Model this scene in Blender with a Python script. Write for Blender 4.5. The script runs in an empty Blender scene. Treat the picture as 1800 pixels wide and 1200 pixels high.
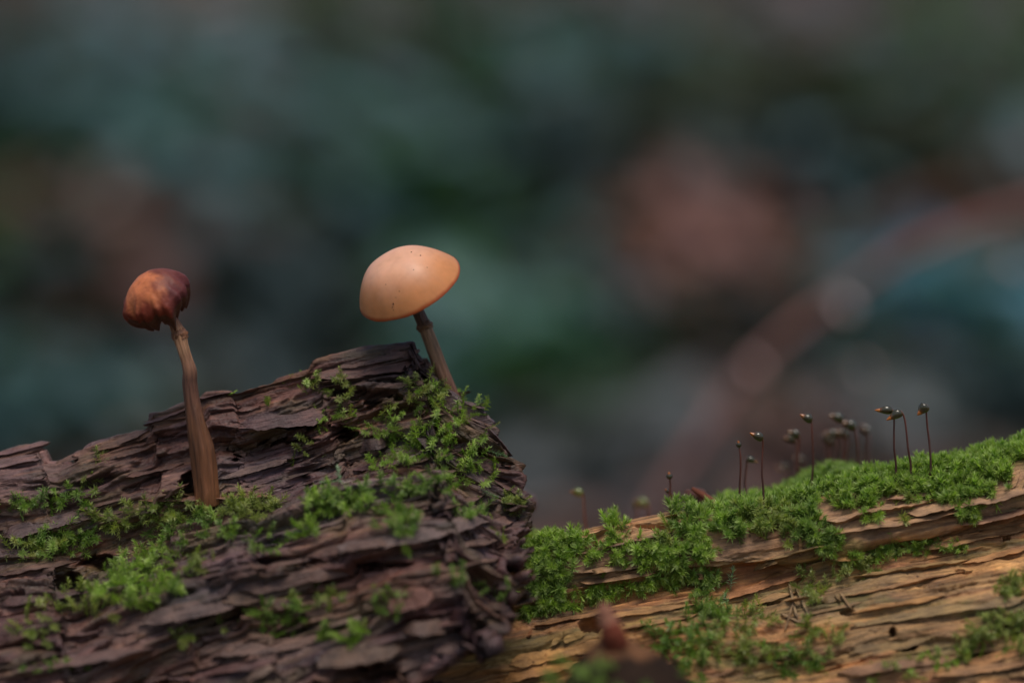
import bpy, math, random
import numpy as np
from mathutils import Vector, Matrix

rng = np.random.default_rng(7)
random.seed(7)
S = bpy.context.scene
COL = S.collection
MM = 0.001

# ------------------------------------------------------------------ camera, sky, sun, exposure
CAMY, CAMZ = -500.0, 115.0                      # millimetres
cam = bpy.data.cameras.new('camera')
cam_o = bpy.data.objects.new('camera', cam); COL.objects.link(cam_o)
cam_o.location = (0, CAMY*MM, CAMZ*MM)
cam_o.rotation_euler = (math.radians(90), 0, 0)
cam.lens = 100; cam.sensor_width = 36
cam.clip_start = 0.02; cam.clip_end = 200
cam.dof.use_dof = True
cam.dof.focus_distance = 0.495
cam.dof.aperture_fstop = 4.9
cam.dof.aperture_blades = 0
S.camera = cam_o

SUN_EL, SUN_AZ = math.radians(68), math.radians(165)     # azimuth measured from +Y towards +X
W = bpy.data.worlds.new('World'); S.world = W; W.use_nodes = True
nt = W.node_tree; nt.nodes.clear()
sky = nt.nodes.new('ShaderNodeTexSky'); sky.sky_type = 'NISHITA'; sky.sun_disc = False
sky.sun_elevation = SUN_EL; sky.sun_rotation = SUN_AZ
sky.air_density = 1.0; sky.dust_density = 2.0
bgn = nt.nodes.new('ShaderNodeBackground'); bgn.inputs['Strength'].default_value = 0.072
out = nt.nodes.new('ShaderNodeOutputWorld')
nt.links.new(sky.outputs[0], bgn.inputs[0]); nt.links.new(bgn.outputs[0], out.inputs[0])

sl = bpy.data.lights.new('sun', 'SUN'); sl.energy = 1.5; sl.angle = math.radians(26); sl.color = (1.0, 0.93, 0.84)
sun = bpy.data.objects.new('sun', sl); COL.objects.link(sun)
sd = Vector((math.sin(SUN_AZ)*math.cos(SUN_EL), math.cos(SUN_AZ)*math.cos(SUN_EL), math.sin(SUN_EL)))
sun.rotation_euler = sd.to_track_quat('Z', 'Y').to_euler(); sun.location = (0.5, -0.5, 2)

S.view_settings.view_transform = 'Standard'; S.view_settings.look = 'None'
S.view_settings.gamma = 1; S.view_settings.use_curve_mapping = False
S.view_settings.exposure = 0.5
S.cycles.use_denoising = True

# ------------------------------------------------------------------ helpers
def at(px, py, y):
    """photo pixel + depth (mm, +y away from camera) -> point in mm"""
    D = y - CAMY
    return np.array([(px-900)*0.0002*D, y, CAMZ-(py-600)*0.0002*D])

def proj(P):
    D = P[..., 1]-CAMY
    return 900+P[..., 0]/(0.0002*D), 600+(CAMZ-P[..., 2])/(0.0002*D)

def lin(c):
    c = np.asarray(c, float)/255.0
    return np.where(c <= 0.04045, c/12.92, ((c+0.055)/1.055)**2.4)

def nrm(v):
    return v/np.maximum(np.linalg.norm(v, axis=-1, keepdims=True), 1e-9)

def sstep(a, b, x):
    t = np.clip((x-a)/(b-a), 0, 1); return t*t*(3-2*t)

_tab = np.random.default_rng(11).random((512, 512))*2*np.pi
_tc, _ts = np.cos(_tab), np.sin(_tab)
def pn(x, y, seed=0):
    x = np.asarray(x, float)+seed*17.31; y = np.asarray(y, float)+seed*7.77
    xi = np.floor(x).astype(int); yi = np.floor(y).astype(int)
    fx = x-xi; fy = y-yi
    u = fx*fx*fx*(fx*(fx*6-15)+10); v = fy*fy*fy*(fy*(fy*6-15)+10)
    def g(ix, iy, dx, dy):
        a = (ix+seed*31) & 511; b = (iy+seed*57) & 511
        return _tc[a, b]*dx+_ts[a, b]*dy
    n00 = g(xi, yi, fx, fy); n10 = g(xi+1, yi, fx-1, fy)
    n01 = g(xi, yi+1, fx, fy-1); n11 = g(xi+1, yi+1, fx-1, fy-1)
    return ((n00*(1-u)+n10*u)*(1-v)+(n01*(1-u)+n11*u)*v)*1.5

def fbm(x, y, seed=0, o=4):
    s = 0; a = 1.0
    for k in range(o):
        s = s+a*pn(x*2**k, y*2**k, seed+k); a *= 0.5
    return s

_hx = np.random.default_rng(12).random((256, 256)); _hy = np.random.default_rng(13).random((256, 256))
_hv = np.random.default_rng(14).random((256, 256)); _hw = np.random.default_rng(15).random((256, 256))
def voro(x, y, seed=0):
    """returns F2-F1, two hashes of the nearest cell, offset from the cell centre in y and x"""
    xi = np.floor(x).astype(int); yi = np.floor(y).astype(int)
    f1 = np.full(x.shape, 9.0); f2 = np.full(x.shape, 9.0)
    r1 = np.zeros(x.shape); r2 = np.zeros(x.shape); oy = np.zeros(x.shape); ox = np.zeros(x.shape)
    for i in (-1, 0, 1):
        for j in (-1, 0, 1):
            a = (xi+i+seed*41) & 255; b = (yi+j+seed*73) & 255
            dx = xi+i+_hx[a, b]-x; dy = yi+j+_hy[a, b]-y
            d = np.sqrt(dx*dx+dy*dy)
            m = d < f1
            f2 = np.where(m, f1, np.minimum(f2, d))
            r1 = np.where(m, _hv[a, b], r1); r2 = np.where(m, _hw[a, b], r2)
            oy = np.where(m, -dy, oy); ox = np.where(m, -dx, ox)
            f1 = np.where(m, d, f1)
    return f2-f1, r1, r2, oy, ox

def make_mesh(name, V, F, col=None, smooth=True):
    """V in mm; F is (n,3) or (n,4) array or list of such arrays"""
    Fs = F if isinstance(F, list) else [F]
    me = bpy.data.meshes.new(name)
    V = np.asarray(V, float)*MM
    me.vertices.add(len(V)); me.vertices.foreach_set('co', V.astype(np.float32).ravel())
    loops = np.concatenate([f.ravel() for f in Fs]).astype(np.int32)
    tot = np.concatenate([np.full(len(f), f.shape[1]) for f in Fs]).astype(np.int32)
    st = np.concatenate([[0], np.cumsum(tot)[:-1]]).astype(np.int32)
    me.loops.add(len(loops)); me.loops.foreach_set('vertex_index', loops)
    me.polygons.add(len(tot)); me.polygons.foreach_set('loop_start', st)
    try: me.polygons.foreach_set('loop_total', tot)
    except Exception: pass
    me.polygons.foreach_set('use_smooth', np.full(len(tot), smooth))
    me.update(calc_edges=True)
    if col is not None:
        at_ = me.color_attributes.new('Col', 'FLOAT_COLOR', 'POINT')
        c = np.ones((len(V), 4), np.float32); c[:, :3] = col
        at_.data.foreach_set('color', c.ravel())
    me.validate()
    return me

def obj(name, me, mat, parent=None):
    o = bpy.data.objects.new(name, me); COL.objects.link(o)
    if mat is not None and len(me.materials) == 0: me.materials.append(mat)
    if parent is not None:
        o.parent = parent; o.matrix_parent_inverse = Matrix.Translation(-parent.location)
    return o

def thing(name, label, cat, loc_mm, group=None):
    o = bpy.data.objects.new(name, None); COL.objects.link(o)
    o.empty_display_size = 0.005
    o.location = Vector(loc_mm)*MM
    return tag(o, label, cat, group)

def tag(o, label, cat, group=None, kind=None):
    o['label'] = label; o['category'] = cat
    if group: o['group'] = group
    if kind: o['kind'] = kind
    return o

def grid_faces(nr, nc, wrap=False):
    i = np.arange(nr-1)[:, None]; j = np.arange(nc if wrap else nc-1)[None, :]
    a = i*nc+j; b = i*nc+(j+1) % nc
    return np.stack([a, b, b+nc, a+nc], -1).reshape(-1, 4)

# ------------------------------------------------------------------ materials
def newmat(name):
    m = bpy.data.materials.new(name); m.use_nodes = True
    n = m.node_tree.nodes; n.clear()
    o = n.new('ShaderNodeOutputMaterial'); b = n.new('ShaderNodeBsdfPrincipled')
    m.node_tree.links.new(b.outputs[0], o.inputs[0])
    return m, n, m.node_tree.links, b, o

def mix_color(n, l, blend, fac, a, b):
    x = n.new('ShaderNodeMix'); x.data_type = 'RGBA'; x.blend_type = blend
    for k, s in ((0, fac), (6, a), (7, b)):
        if hasattr(s, 'is_output'): l.new(s, x.inputs[k])
        elif isinstance(s, (int, float)): x.inputs[k].default_value = s
        else: x.inputs[k].default_value = (*s, 1)
    return x.outputs[2]

def ramp(n, l, src, stops):
    r = n.new('ShaderNodeValToRGB'); l.new(src, r.inputs[0])
    e = r.color_ramp.elements
    e[0].position, e[0].color = stops[0][0], (*stops[0][1], 1)
    e[1].position, e[1].color = stops[-1][0], (*stops[-1][1], 1)
    for p, c in stops[1:-1]:
        k = e.new(p); k.color = (*c, 1)
    return r.outputs[0]

def wood_mat(name, alpha, rough=(0.5, 0.85), spec=0.4, bump=0.6):
    m, n, l, b, o = newmat(name)
    g = n.new('ShaderNodeNewGeometry')
    mp = n.new('ShaderNodeMapping'); mp.vector_type = 'TEXTURE'; mp.inputs['Rotation'].default_value = (0, -alpha, 0)
    l.new(g.outputs['Position'], mp.inputs[0])
    sc = n.new('ShaderNodeMapping'); sc.inputs['Scale'].default_value = (160, 900, 1700)
    l.new(mp.outputs[0], sc.inputs[0])
    fib = n.new('ShaderNodeTexNoise'); fib.inputs['Scale'].default_value = 1.0; fib.inputs['Detail'].default_value = 6; fib.inputs['Roughness'].default_value = 0.65
    l.new(sc.outputs[0], fib.inputs['Vector'])
    iso = n.new('ShaderNodeTexNoise'); iso.inputs['Scale'].default_value = 1400; iso.inputs['Detail'].default_value = 5
    l.new(g.outputs['Position'], iso.inputs['Vector'])
    blot = n.new('ShaderNodeTexNoise'); blot.inputs['Scale'].default_value = 190; blot.inputs['Detail'].default_value = 4
    l.new(g.outputs['Position'], blot.inputs['Vector'])
    at_ = n.new('ShaderNodeAttribute'); at_.attribute_name = 'Col'
    v1 = ramp(n, l, fib.outputs[0], [(0.3, (0.55, 0.52, 0.52)), (0.5, (1, 1, 1)), (0.72, (1.5, 1.42, 1.32))])
    v2 = ramp(n, l, blot.outputs[0], [(0.3, (0.62, 0.6, 0.64)), (0.55, (1.05, 1.05, 1.05)), (0.75, (1.35, 1.3, 1.2))])
    c = mix_color(n, l, 'MULTIPLY', 1.0, at_.outputs['Color'], v1)
    c = mix_color(n, l, 'MULTIPLY', 0.8, c, v2)
    vo = n.new('ShaderNodeTexVoronoi'); vo.inputs['Scale'].default_value = 330
    l.new(g.outputs['Position'], vo.inputs['Vector'])
    spk = ramp(n, l, vo.outputs['Distance'], [(0.07, (0.25, 0.22, 0.22)), (0.11, (1, 1, 1))])
    c = mix_color(n, l, 'MULTIPLY', 0.8, c, spk)
    l.new(c, b.inputs['Base Color'])
    mr = n.new('ShaderNodeMapRange'); l.new(blot.outputs[0], mr.inputs[0])
    mr.inputs[1].default_value = 0.3; mr.inputs[2].default_value = 0.7; mr.inputs[3].default_value = rough[0]; mr.inputs[4].default_value = rough[1]
    l.new(mr.outputs[0], b.inputs['Roughness'])
    b.inputs['Specular IOR Level'].default_value = spec
    ad = n.new('ShaderNodeMath'); ad.operation = 'ADD'; l.new(fib.outputs[0], ad.inputs[0])
    ml = n.new('ShaderNodeMath'); ml.operation = 'MULTIPLY'; l.new(iso.outputs[0], ml.inputs[0]); ml.inputs[1].default_value = 0.6
    l.new(ml.outputs[0], ad.inputs[1])
    bp = n.new('ShaderNodeBump'); bp.inputs['Strength'].default_value = bump; bp.inputs['Distance'].default_value = 0.0006
    l.new(ad.outputs[0], bp.inputs['Height']); l.new(bp.outputs[0], b.inputs['Normal'])
    return m

def leaf_mat(name, trans=0.35, rough=0.45, spec=0.4):
    m, n, l, b, o = newmat(name)
    at_ = n.new('ShaderNodeAttribute'); at_.attribute_name = 'Col'
    l.new(at_.outputs['Color'], b.inputs['Base Color'])
    b.inputs['Roughness'].default_value = rough; b.inputs['Specular IOR Level'].default_value = spec
    t = n.new('ShaderNodeBsdfTranslucent')
    tc = mix_color(n, l, 'MULTIPLY', 1.0, at_.outputs['Color'], (1.3, 1.5, 0.6))
    l.new(tc, t.inputs[0])
    mx = n.new('ShaderNodeMixShader'); mx.inputs[0].default_value = trans
    l.new(b.outputs[0], mx.inputs[1]); l.new(t.outputs[0], mx.inputs[2]); l.new(mx.outputs[0], o.inputs[0])
    return m

def skin_mat(name, rough=0.45, sss=0.15, bump=0.15, bscale=900, spec=0.4, stretch=None, vary=0.8):
    m, n, l, b, o = newmat(name)
    at_ = n.new('ShaderNodeAttribute'); at_.attribute_name = 'Col'
    g = n.new('ShaderNodeNewGeometry')
    no = n.new('ShaderNodeTexNoise'); no.inputs['Scale'].default_value = bscale if not stretch else 1; no.inputs['Detail'].default_value = 5
    if stretch:
        sc = n.new('ShaderNodeMapping'); sc.inputs['Scale'].default_value = stretch
        l.new(g.outputs['Position'], sc.inputs[0]); l.new(sc.outputs[0], no.inputs['Vector'])
    else: l.new(g.outputs['Position'], no.inputs['Vector'])
    v = ramp(n, l, no.outputs[0], [(0.3, (0.8, 0.76, 0.74)), (0.5, (1, 1, 1)), (0.7, (1.12, 1.1, 1.08))])
    c = mix_color(n, l, 'MULTIPLY', vary, at_.outputs['Color'], v)
    l.new(c, b.inputs['Base Color'])
    b.inputs['Roughness'].default_value = rough; b.inputs['Specular IOR Level'].default_value = spec
    if sss:
        b.inputs['Subsurface Weight'].default_value = sss
        b.inputs['Subsurface Radius'].default_value = (1.0, 0.4, 0.2); b.inputs['Subsurface Scale'].default_value = 0.0012
    bp = n.new('ShaderNodeBump'); bp.inputs['Strength'].default_value = bump; bp.inputs['Distance'].default_value = 0.0004
    l.new(no.outputs[0], bp.inputs['Height']); l.new(bp.outputs[0], b.inputs['Normal'])
    return m

AL, AR = math.radians(13), math.radians(11.5)
M_WOOD_L = wood_mat('damp_purple_brown_rotten_wood', AL, (0.3, 0.68), 0.5, 0.8)
M_WOOD_R = wood_mat('tan_rotten_wood', AR, (0.5, 0.85), 0.35)
M_MOSS = leaf_mat('moss_leaves', 0.35, 0.42, 0.45)
M_LEAF = leaf_mat('undergrowth_leaves', 0.2, 0.42, 0.5)
M_LITTER = leaf_mat('dead_leaves', 0.12, 0.5, 0.45)
M_CAP = skin_mat('mushroom_cap_skin', 0.42, 0.2, 0.05, 700, 0.35, None, 0.35)
M_CAP_OLD = skin_mat('shrivelled_cap_skin', 0.55, 0.1, 0.5, 1000, 0.3)
M_STEM = skin_mat('fibrous_stem', 0.55, 0.1, 0.5, 0, 0.35, (2600, 2600, 220))
M_SETA = skin_mat('red_brown_seta', 0.35, 0, 0.05, 3000, 0.5)
M_CAPSULE = skin_mat('glossy_capsule', 0.18, 0, 0.02, 3000, 0.7)
M_TWIG = skin_mat('twig_bark', 0.85, 0, 0.6, 900, 0.15)

def soil_mat():
    m, n, l, b, o = newmat('forest_soil')
    g = n.new('ShaderNodeNewGeometry')
    a = n.new('ShaderNodeTexNoise'); a.inputs['Scale'].default_value = 9; a.inputs['Detail'].default_value = 8
    f = n.new('ShaderNodeTexNoise'); f.inputs['Scale'].default_value = 140; f.inputs['Detail'].default_value = 6
    l.new(g.outputs['Position'], a.inputs['Vector']); l.new(g.outputs['Position'], f.inputs['Vector'])
    c = ramp(n, l, a.outputs[0], [(0.3, (0.045, 0.042, 0.038)), (0.5, (0.08, 0.066, 0.056)), (0.62, (0.07, 0.078, 0.06)), (0.75, (0.11, 0.085, 0.072))])
    d = ramp(n, l, f.outputs[0], [(0.3, (0.5, 0.5, 0.5)), (0.7, (1.4, 1.4, 1.4))])
    l.new(mix_color(n, l, 'MULTIPLY', 1.0, c, d), b.inputs['Base Color'])
    b.inputs['Roughness'].default_value = 0.8
    bp = n.new('ShaderNodeBump'); bp.inputs['Distance'].default_value = 0.006; l.new(f.outputs[0], bp.inputs['Height']); l.new(bp.outputs[0], b.inputs['Normal'])
    return m
M_SOIL = soil_mat()

# ------------------------------------------------------------------ forest floor with the bank behind the logs
def terr(x, y):
    """ground height in mm"""
    x = np.asarray(x, float); y = np.asarray(y, float)
    t = np.maximum(y-1000, 0)
    z = 0.34*t*sstep(0, 700, t)
    z = z*np.clip(1-0.00003*t, 0.5, 1)
    bump = 28*fbm(x/420, y/420, 3, 4)*sstep(120, 500, np.hypot(x, y-20))
    return z+bump-2

def lin_grid(a, b, c, n1, n2, n3, lo, hi):
    return np.concatenate([np.linspace(lo, a, n1, endpoint=False), np.linspace(a, b, n2, endpoint=False), np.linspace(b, hi, n3)])
gx = lin_grid(-1500, 1500, 0, 40, 130, 40, -30000, 30000)
gy = lin_grid(-800, 3200, 0, 25, 150, 40, -20000, 40000)
X, Y = np.meshgrid(gx, gy)
V = np.stack([X, Y, terr(X, Y)], -1).reshape(-1, 3)
fl = obj('forest_floor', make_mesh('forest_floor', V, grid_faces(len(gy), len(gx))), M_SOIL)
fl['kind'] = 'structure'; fl['label'] = 'dark forest floor rising as a bank behind the logs'; fl['category'] = 'ground'

# ------------------------------------------------------------------ logs
def pal(r, cols, w=None):
    cols = np.array([lin(c) for c in cols]); n = len(cols)
    idx = np.minimum((r*n).astype(int), n-1)
    return cols[idx]

class Log:
    def bins(self):
        """nearest visible vertex for every 3x3 px cell of the photo"""
        P = self.P.reshape(-1, 3); N = self.N.reshape(-1, 3)
        px, py = proj(P)
        view = nrm(P-np.array([0, CAMY, CAMZ]))
        ok = (px > -60) & (px < 1860) & (py > 300) & (py < 1320) & ((N*view).sum(1) < 0.15)
        ids = np.nonzero(ok)[0]
        bx = ((px[ids]+60)/3).astype(int); by = ((py[ids]-300)/3).astype(int)
        nx, ny = 641, 341
        order = np.argsort(-P[ids, 1])                    # far first, near overwrites
        g = np.full((ny, nx), -1, int)
        g[by[order], bx[order]] = ids[order]
        self.hit = g >= 0
        for _ in range(3):
            for dy, dx in ((0, 1), (0, -1), (1, 0), (-1, 0)):
                r = np.roll(np.roll(g, dy, 0), dx, 1)
                g = np.where(g < 0, r, g)
        self.g = g
    def surf(self, px, py):
        px = np.asarray(px, float); py = np.asarray(py, float)
        bx = np.clip(((px+60)/3).astype(int), 0, 640); by = np.clip(((py-300)/3).astype(int), 0, 340)
        i = self.g[by, bx]
        return i >= 0, self.P.reshape(-1, 3)[i], self.N.reshape(-1, 3)[i]

def normals(P):
    du = np.gradient(P, axis=1); dv = np.gradient(P, axis=0)
    return nrm(np.cross(du, dv))

def build_log(name, O, alpha, top_px, prof, a_lo, a_fine, a_hi, ncoarse, nfine, tvals, end_px, relief, colour, mat, root, crestdepth):
    L = Log()
    ea = np.array([math.cos(alpha), 0, math.sin(alpha)]); en = np.array([-math.sin(alpha), 0, math.cos(alpha)]); ef = np.array([0, -1.0, 0])
    L.ea, L.en, L.ef, L.O = ea, en, ef, O
    tp = np.array([at(x, y, O[1]) for x, y in top_px])-O
    ta, tn = tp@ea, tp@en
    hfun = lambda a: np.interp(a, ta, tn)
    prof = np.array(prof, float)
    seg = np.concatenate([[0], np.cumsum(np.hypot(*np.diff(prof, axis=0).T))])
    k0 = int(np.argmin(np.abs(prof).sum(1))); seg -= seg[k0]
    # smooth the profile
    ts = np.linspace(seg[0], seg[-1], 900)
    f = np.interp(ts, seg, prof[:, 0]); d = np.interp(ts, seg, prof[:, 1])
    ker = np.exp(-np.linspace(-2, 2, 13)**2); ker /= ker.sum()
    f = np.convolve(np.pad(f, 6, 'edge'), ker, 'valid'); d = np.convolve(np.pad(d, 6, 'edge'), ker, 'valid')
    t = tvals*1.0; nr = len(t)
    fw = np.interp(t, ts, f); dr = np.interp(t, ts, d)
    # end of every row from the outline of the broken end
    aend = np.full(nr, a_hi)
    nend = 0
    if end_px is not None:
        ex = np.array(end_px, float); nend = 46
        aa = np.linspace(a_hi-70, a_hi+40, 700)
        for i in range(nr):
            p = O+aa[:, None]*ea+(hfun(aa)-dr[i])[:, None]*en+fw[i]*ef
            qx, qy = proj(p)
            xc = np.interp(qy, ex[:, 1], ex[:, 0])
            c = np.nonzero(qx > xc)[0]
            aend[i] = aa[c[0]] if len(c) else aa[-1]
        ker2 = np.ones(7)/7
        aend = np.convolve(np.pad(aend, 3, 'edge'), ker2, 'valid')
        aend += 1.3*pn(t/2.2, t*0, 5)+0.9*pn(t/0.8, t*0, 6)
    s1 = np.linspace(0, 1, ncoarse, endpoint=False); s2 = np.linspace(0, 1, nfine)
    A = np.concatenate([np.repeat((a_lo+(a_fine-a_lo)*s1)[None], nr, 0), a_fine+(aend[:, None]-a_fine)*s2[None]], 1)
    nc = A.shape[1]
    T = np.repeat(t[:, None], nc, 1)
    FW = np.repeat(fw[:, None], nc, 1); DR = np.repeat(dr[:, None], nc, 1)
    P = O+A[..., None]*ea+(hfun(A)-DR)[..., None]*en+FW[..., None]*ef
    AE = A.copy()
    if nend:
        cen = np.array([np.mean(aend), 0, 0])
        ctr = O+(np.percentile(aend, 40)-3)*ea+(hfun(np.mean(aend))-46)*en-5*ef*0
        s = np.linspace(0, 1, nend+1)[1:]
        edge = P[:, -1]
        E = edge[:, None]+(ctr[None, None]-edge[:, None])*s[None, :, None]**1.15
        # bulge outwards just past the rim
        E = E+(2.2*np.sin(np.minimum(s*5, 1)*np.pi))[None, :, None]*ea
        P = np.concatenate([P, E], 1)
        A = np.concatenate([A, aend[:, None]+s[None]*36], 1); T = np.repeat(t[:, None], A.shape[1], 1)
    N = normals(P)
    # orient outwards (crest row must look up)
    ic = int(np.argmin(np.abs(t)))
    if N[ic, nc//2, 2] < 0: N = -N; L.flip = True
    else: L.flip = False
    onend = np.zeros(A.shape); onend[:, nc:] = 1
    disp, shear, info = relief(A, T, P, onend)
    if nend: disp = disp*(1-onend)+onend*soften(disp, (4, 4))
    vdir = np.gradient(P, axis=0); vdir = nrm(vdir)
    P = P+N*disp[..., None]+vdir*shear[..., None]
    if nend:   # ragged fibres on the broken face
        rag = (1.8*pn(T/3.2, A/12.0, 21)+1.0*pn(T/1.1, A/4.0, 22)+0.5*pn(T/0.5, A/1.6, 23)+0.25*pn(T/0.3, A/0.6, 24))*onend
        P = P+ea*rag[..., None]
    N2 = normals(P)
    if L.flip: N2 = -N2
    L.P, L.N, L.A, L.T, L.disp = P, N2, A, T, disp
    C = colour(A, T, P, onend, info); L.C = C
    F = grid_faces(P.shape[0], P.shape[1])
    if L.flip: F = F[:, ::-1]
    me = make_mesh(name, P.reshape(-1, 3), F, C.reshape(-1, 3))
    L.obj = obj(name, me, mat, root)
    L.bins()
    return L

def soften(h, k):
    for ax_, n in ((0, k[0]), (1, k[1])):
        w = np.exp(-np.linspace(-1.6, 1.6, 2*n+1)**2); w /= w.sum(); o = 0
        hp = np.pad(h, [(n, n) if a == ax_ else (0, 0) for a in (0, 1)], 'edge')
        for q in range(2*n+1): o = o+w[q]*(hp[q:q+h.shape[0]] if ax_ == 0 else hp[:, q:q+h.shape[1]])
        h = o
    return h

def plates(A, T, big, med, small, tilt=1.0, seed=0, soft=(3, 3)):
    """decayed wood: torn strata stretched along the grain, eroded round, split by deep fissures and peppered with pits"""
    Aw = A+3.0*pn(A/11, T/2.5, 31+seed)+1.2*pn(A/3, T/0.8, 32+seed)+0.5*pn(A/1.0, T/0.4, 30+seed)
    Tw = T+3.5*pn(A/70, T/25, 33+seed)+1.2*pn(A/22, T/5, 34+seed)+0.35*pn(A/5.0, T/1.4, 35+seed)
    h = 2.4*fbm(A/34, T/13, 36+seed, 3)
    ter = 2.4*fbm(Aw/46, Tw/7.5, 39+seed, 3)+0.4*pn(Aw/9, Tw/1.1, 40+seed)
    h = h+big*0.9*(np.floor(ter)+sstep(0.78, 1.0, ter-np.floor(ter))-ter*0.5)
    ter2 = 2.6*fbm(Aw/20, Tw/3.2, 47+seed, 3)
    h = h+med*0.7*(np.floor(ter2)+sstep(0.78, 1.0, ter2-np.floor(ter2))-ter2*0.55)
    e1, r1, c1, y1, x1 = voro(Aw/44, Tw/4.2, 1+seed)
    h = h+big*((r1-0.5)*0.7+tilt*0.45*y1*(0.3+c1))
    e2, r2, c2, y2, x2 = voro(Aw/15, Tw/1.7, 2+seed)
    h = h+med*((r2-0.5)*0.7+tilt*0.5*y2*c2)
    h = soften(h, soft)
    # fissures along the grain, opening and closing
    g = pn(Aw/42, Tw/4.5, 48+seed)+0.25*pn(Aw/14, Tw/1.6, 49+seed)
    op = sstep(-0.15, 0.5, pn(A/16, T/7, 50+seed))
    h = h-big*1.5*op*np.exp(-(g/0.05)**2)
    g2 = pn(Aw/20, Tw/1.9, 51+seed); op2 = sstep(0.0, 0.5, pn(A/9, T/3, 52+seed))
    h = h-med*1.3*op2*np.exp(-(g2/0.06)**2)
    # crumbly pits and short cross cracks
    e3, r3, c3, y3, x3 = voro(Aw/2.2, Tw/0.9, 3+seed)
    cr = sstep(0.05, 0.5, pn(A/13, T/6, 53+seed)+0.3*pn(A/3, T/2, 54+seed))
    h = h+small*((r3-0.5)*0.9)*(0.25+cr)-small*1.6*cr*np.exp(-((x3**2+y3**2)/0.05))*(c3 > 0.5)
    h = h+0.14*pn(A/7, Tw/0.32, 37+seed)+0.12*pn(A/1.0, T/0.55, 38+seed)*(0.5+cr)
    return h, (r1, c1, r2, c2, r3, e1, e2)

def holes(A, T, P, h, spots):
    px, py = proj(P)
    for (x, y, rx, ry, dep) in spots:
        q = ((px-x)/rx)**2+((py-y)/ry)**2
        q = q*(1+0.35*pn(px/9, py/9, 44))
        h = h-dep*(1-sstep(0.45, 1.15, q))
    return h

# ---- dark log -------------------------------------------------------------
ROOT_L = thing('rotting_log', 'dark purple-brown rotting log with a broken end, carrying both mushrooms', 'log', (-60, 0, 0))
ROOT_R = thing('rotting_log', 'tan orange-brown rotting log with mossy crest and upright spore capsules', 'log', (90, 10, 0))

top_L = [(-1400, 1080), (-60, 815), (0, 803), (68, 792), (76, 815), (100, 815), (130, 797), (190, 772), (254, 748), (262, 726), (330, 708),
         (350, 702), (362, 690), (405, 688), (412, 696), (480, 674), (543, 656), (549, 652), (556, 638), (600, 624), (640, 613), (690, 605), (726, 600), (733, 622), (745, 640), (790, 672), (850, 705), (1000, 740)]
prof_L = [(-38, 92), (-46, 60), (-40, 30), (-26, 10), (-10, 2.5), (-3, 0.6), (0, 0), (2, 3.5), (4.5, 9), (6.5, 15), (8.5, 19.5), (14.5, 22.5),
          (19, 26), (22.5, 32), (26, 40), (29, 49), (30, 58), (29, 68), (24, 80), (14, 92)]
end_L = [(700, 400), (735, 600), (742, 650), (795, 690), (845, 715), (852, 755), (885, 790), (903, 815), (905, 850), (922, 885), (905, 930), (912, 960),
         (908, 1000), (912, 1040), (885, 1085), (845, 1125), (750, 1190), (680, 1250), (600, 1400)]
def relief_L(A, T, P, onend):
    h, info = plates(A, T, 2.0, 0.9, 0.4, 1.0, 0)
    px, py = proj(P)
    # smoother worn hollow to the right of the pale stem
    w = np.exp(-(((px-455)/75)**2+((py-840)/38)**2)**2)
    h = h*(1-0.8*w)-2.6*w
    # softer worn band near the crest on the far left
    w2 = np.exp(-(((px-60)/110)**2+((py-850)/45)**2)**2); h = h*(1-0.6*w2)+0.8*w2
    for (sx, sy, wx, wy, am) in [(720, 938, 110, 18, 0.6), (650, 622, 80, 14, 0.6), (490, 740, 60, 16, 0.55), (300, 1075, 90, 18, 0.55), (80, 925, 70, 18, 0.6), (640, 1150, 70, 22, 0.5), (780, 1010, 70, 16, 0.5), (680, 815, 50, 14, 0.5)]:
        ca, sa = math.cos(AL), math.sin(AL); ux = ((px-sx)*ca-(py-sy)*sa)/wx; uy = ((px-sx)*sa+(py-sy)*ca)/wy
        q = np.exp(-(ux**2+uy**2)**2); h = h*(1-am*q)+0.5*q
    h = h*(1-0.6*onend)
    crest = np.exp(-(T/3.0)**2); h = h*(1-0.55*crest)
    h = holes(A, T, P, h, [(418, 803, 11, 8, 4), (600, 762, 30, 14, 6), (640, 692, 62, 9, 5), (690, 668, 50, 5, 3), (600, 682, 40, 5, 3), (655, 705, 16, 12, 4), (332, 850, 17, 20, 6), (120, 1018, 22, 14, 6),
                           (170, 985, 40, 12, 5), (625, 865, 7, 6, 3), (725, 682, 4, 4, 2), (500, 985, 60, 9, 4), (690, 992, 35, 6, 4), (120, 808, 16, 7, 3), (30, 1040, 14, 9, 3),
                           (640, 995, 30, 9, 4), (700, 700, 8, 6, 3), (505, 745, 60, 6, 4), (500, 775, 55, 5, 3), (885, 815, 4, 4, 2), (890, 1000, 14, 9, 3), (640, 1190, 60, 16, 5)])
    return h, 0.35*h, info
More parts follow.
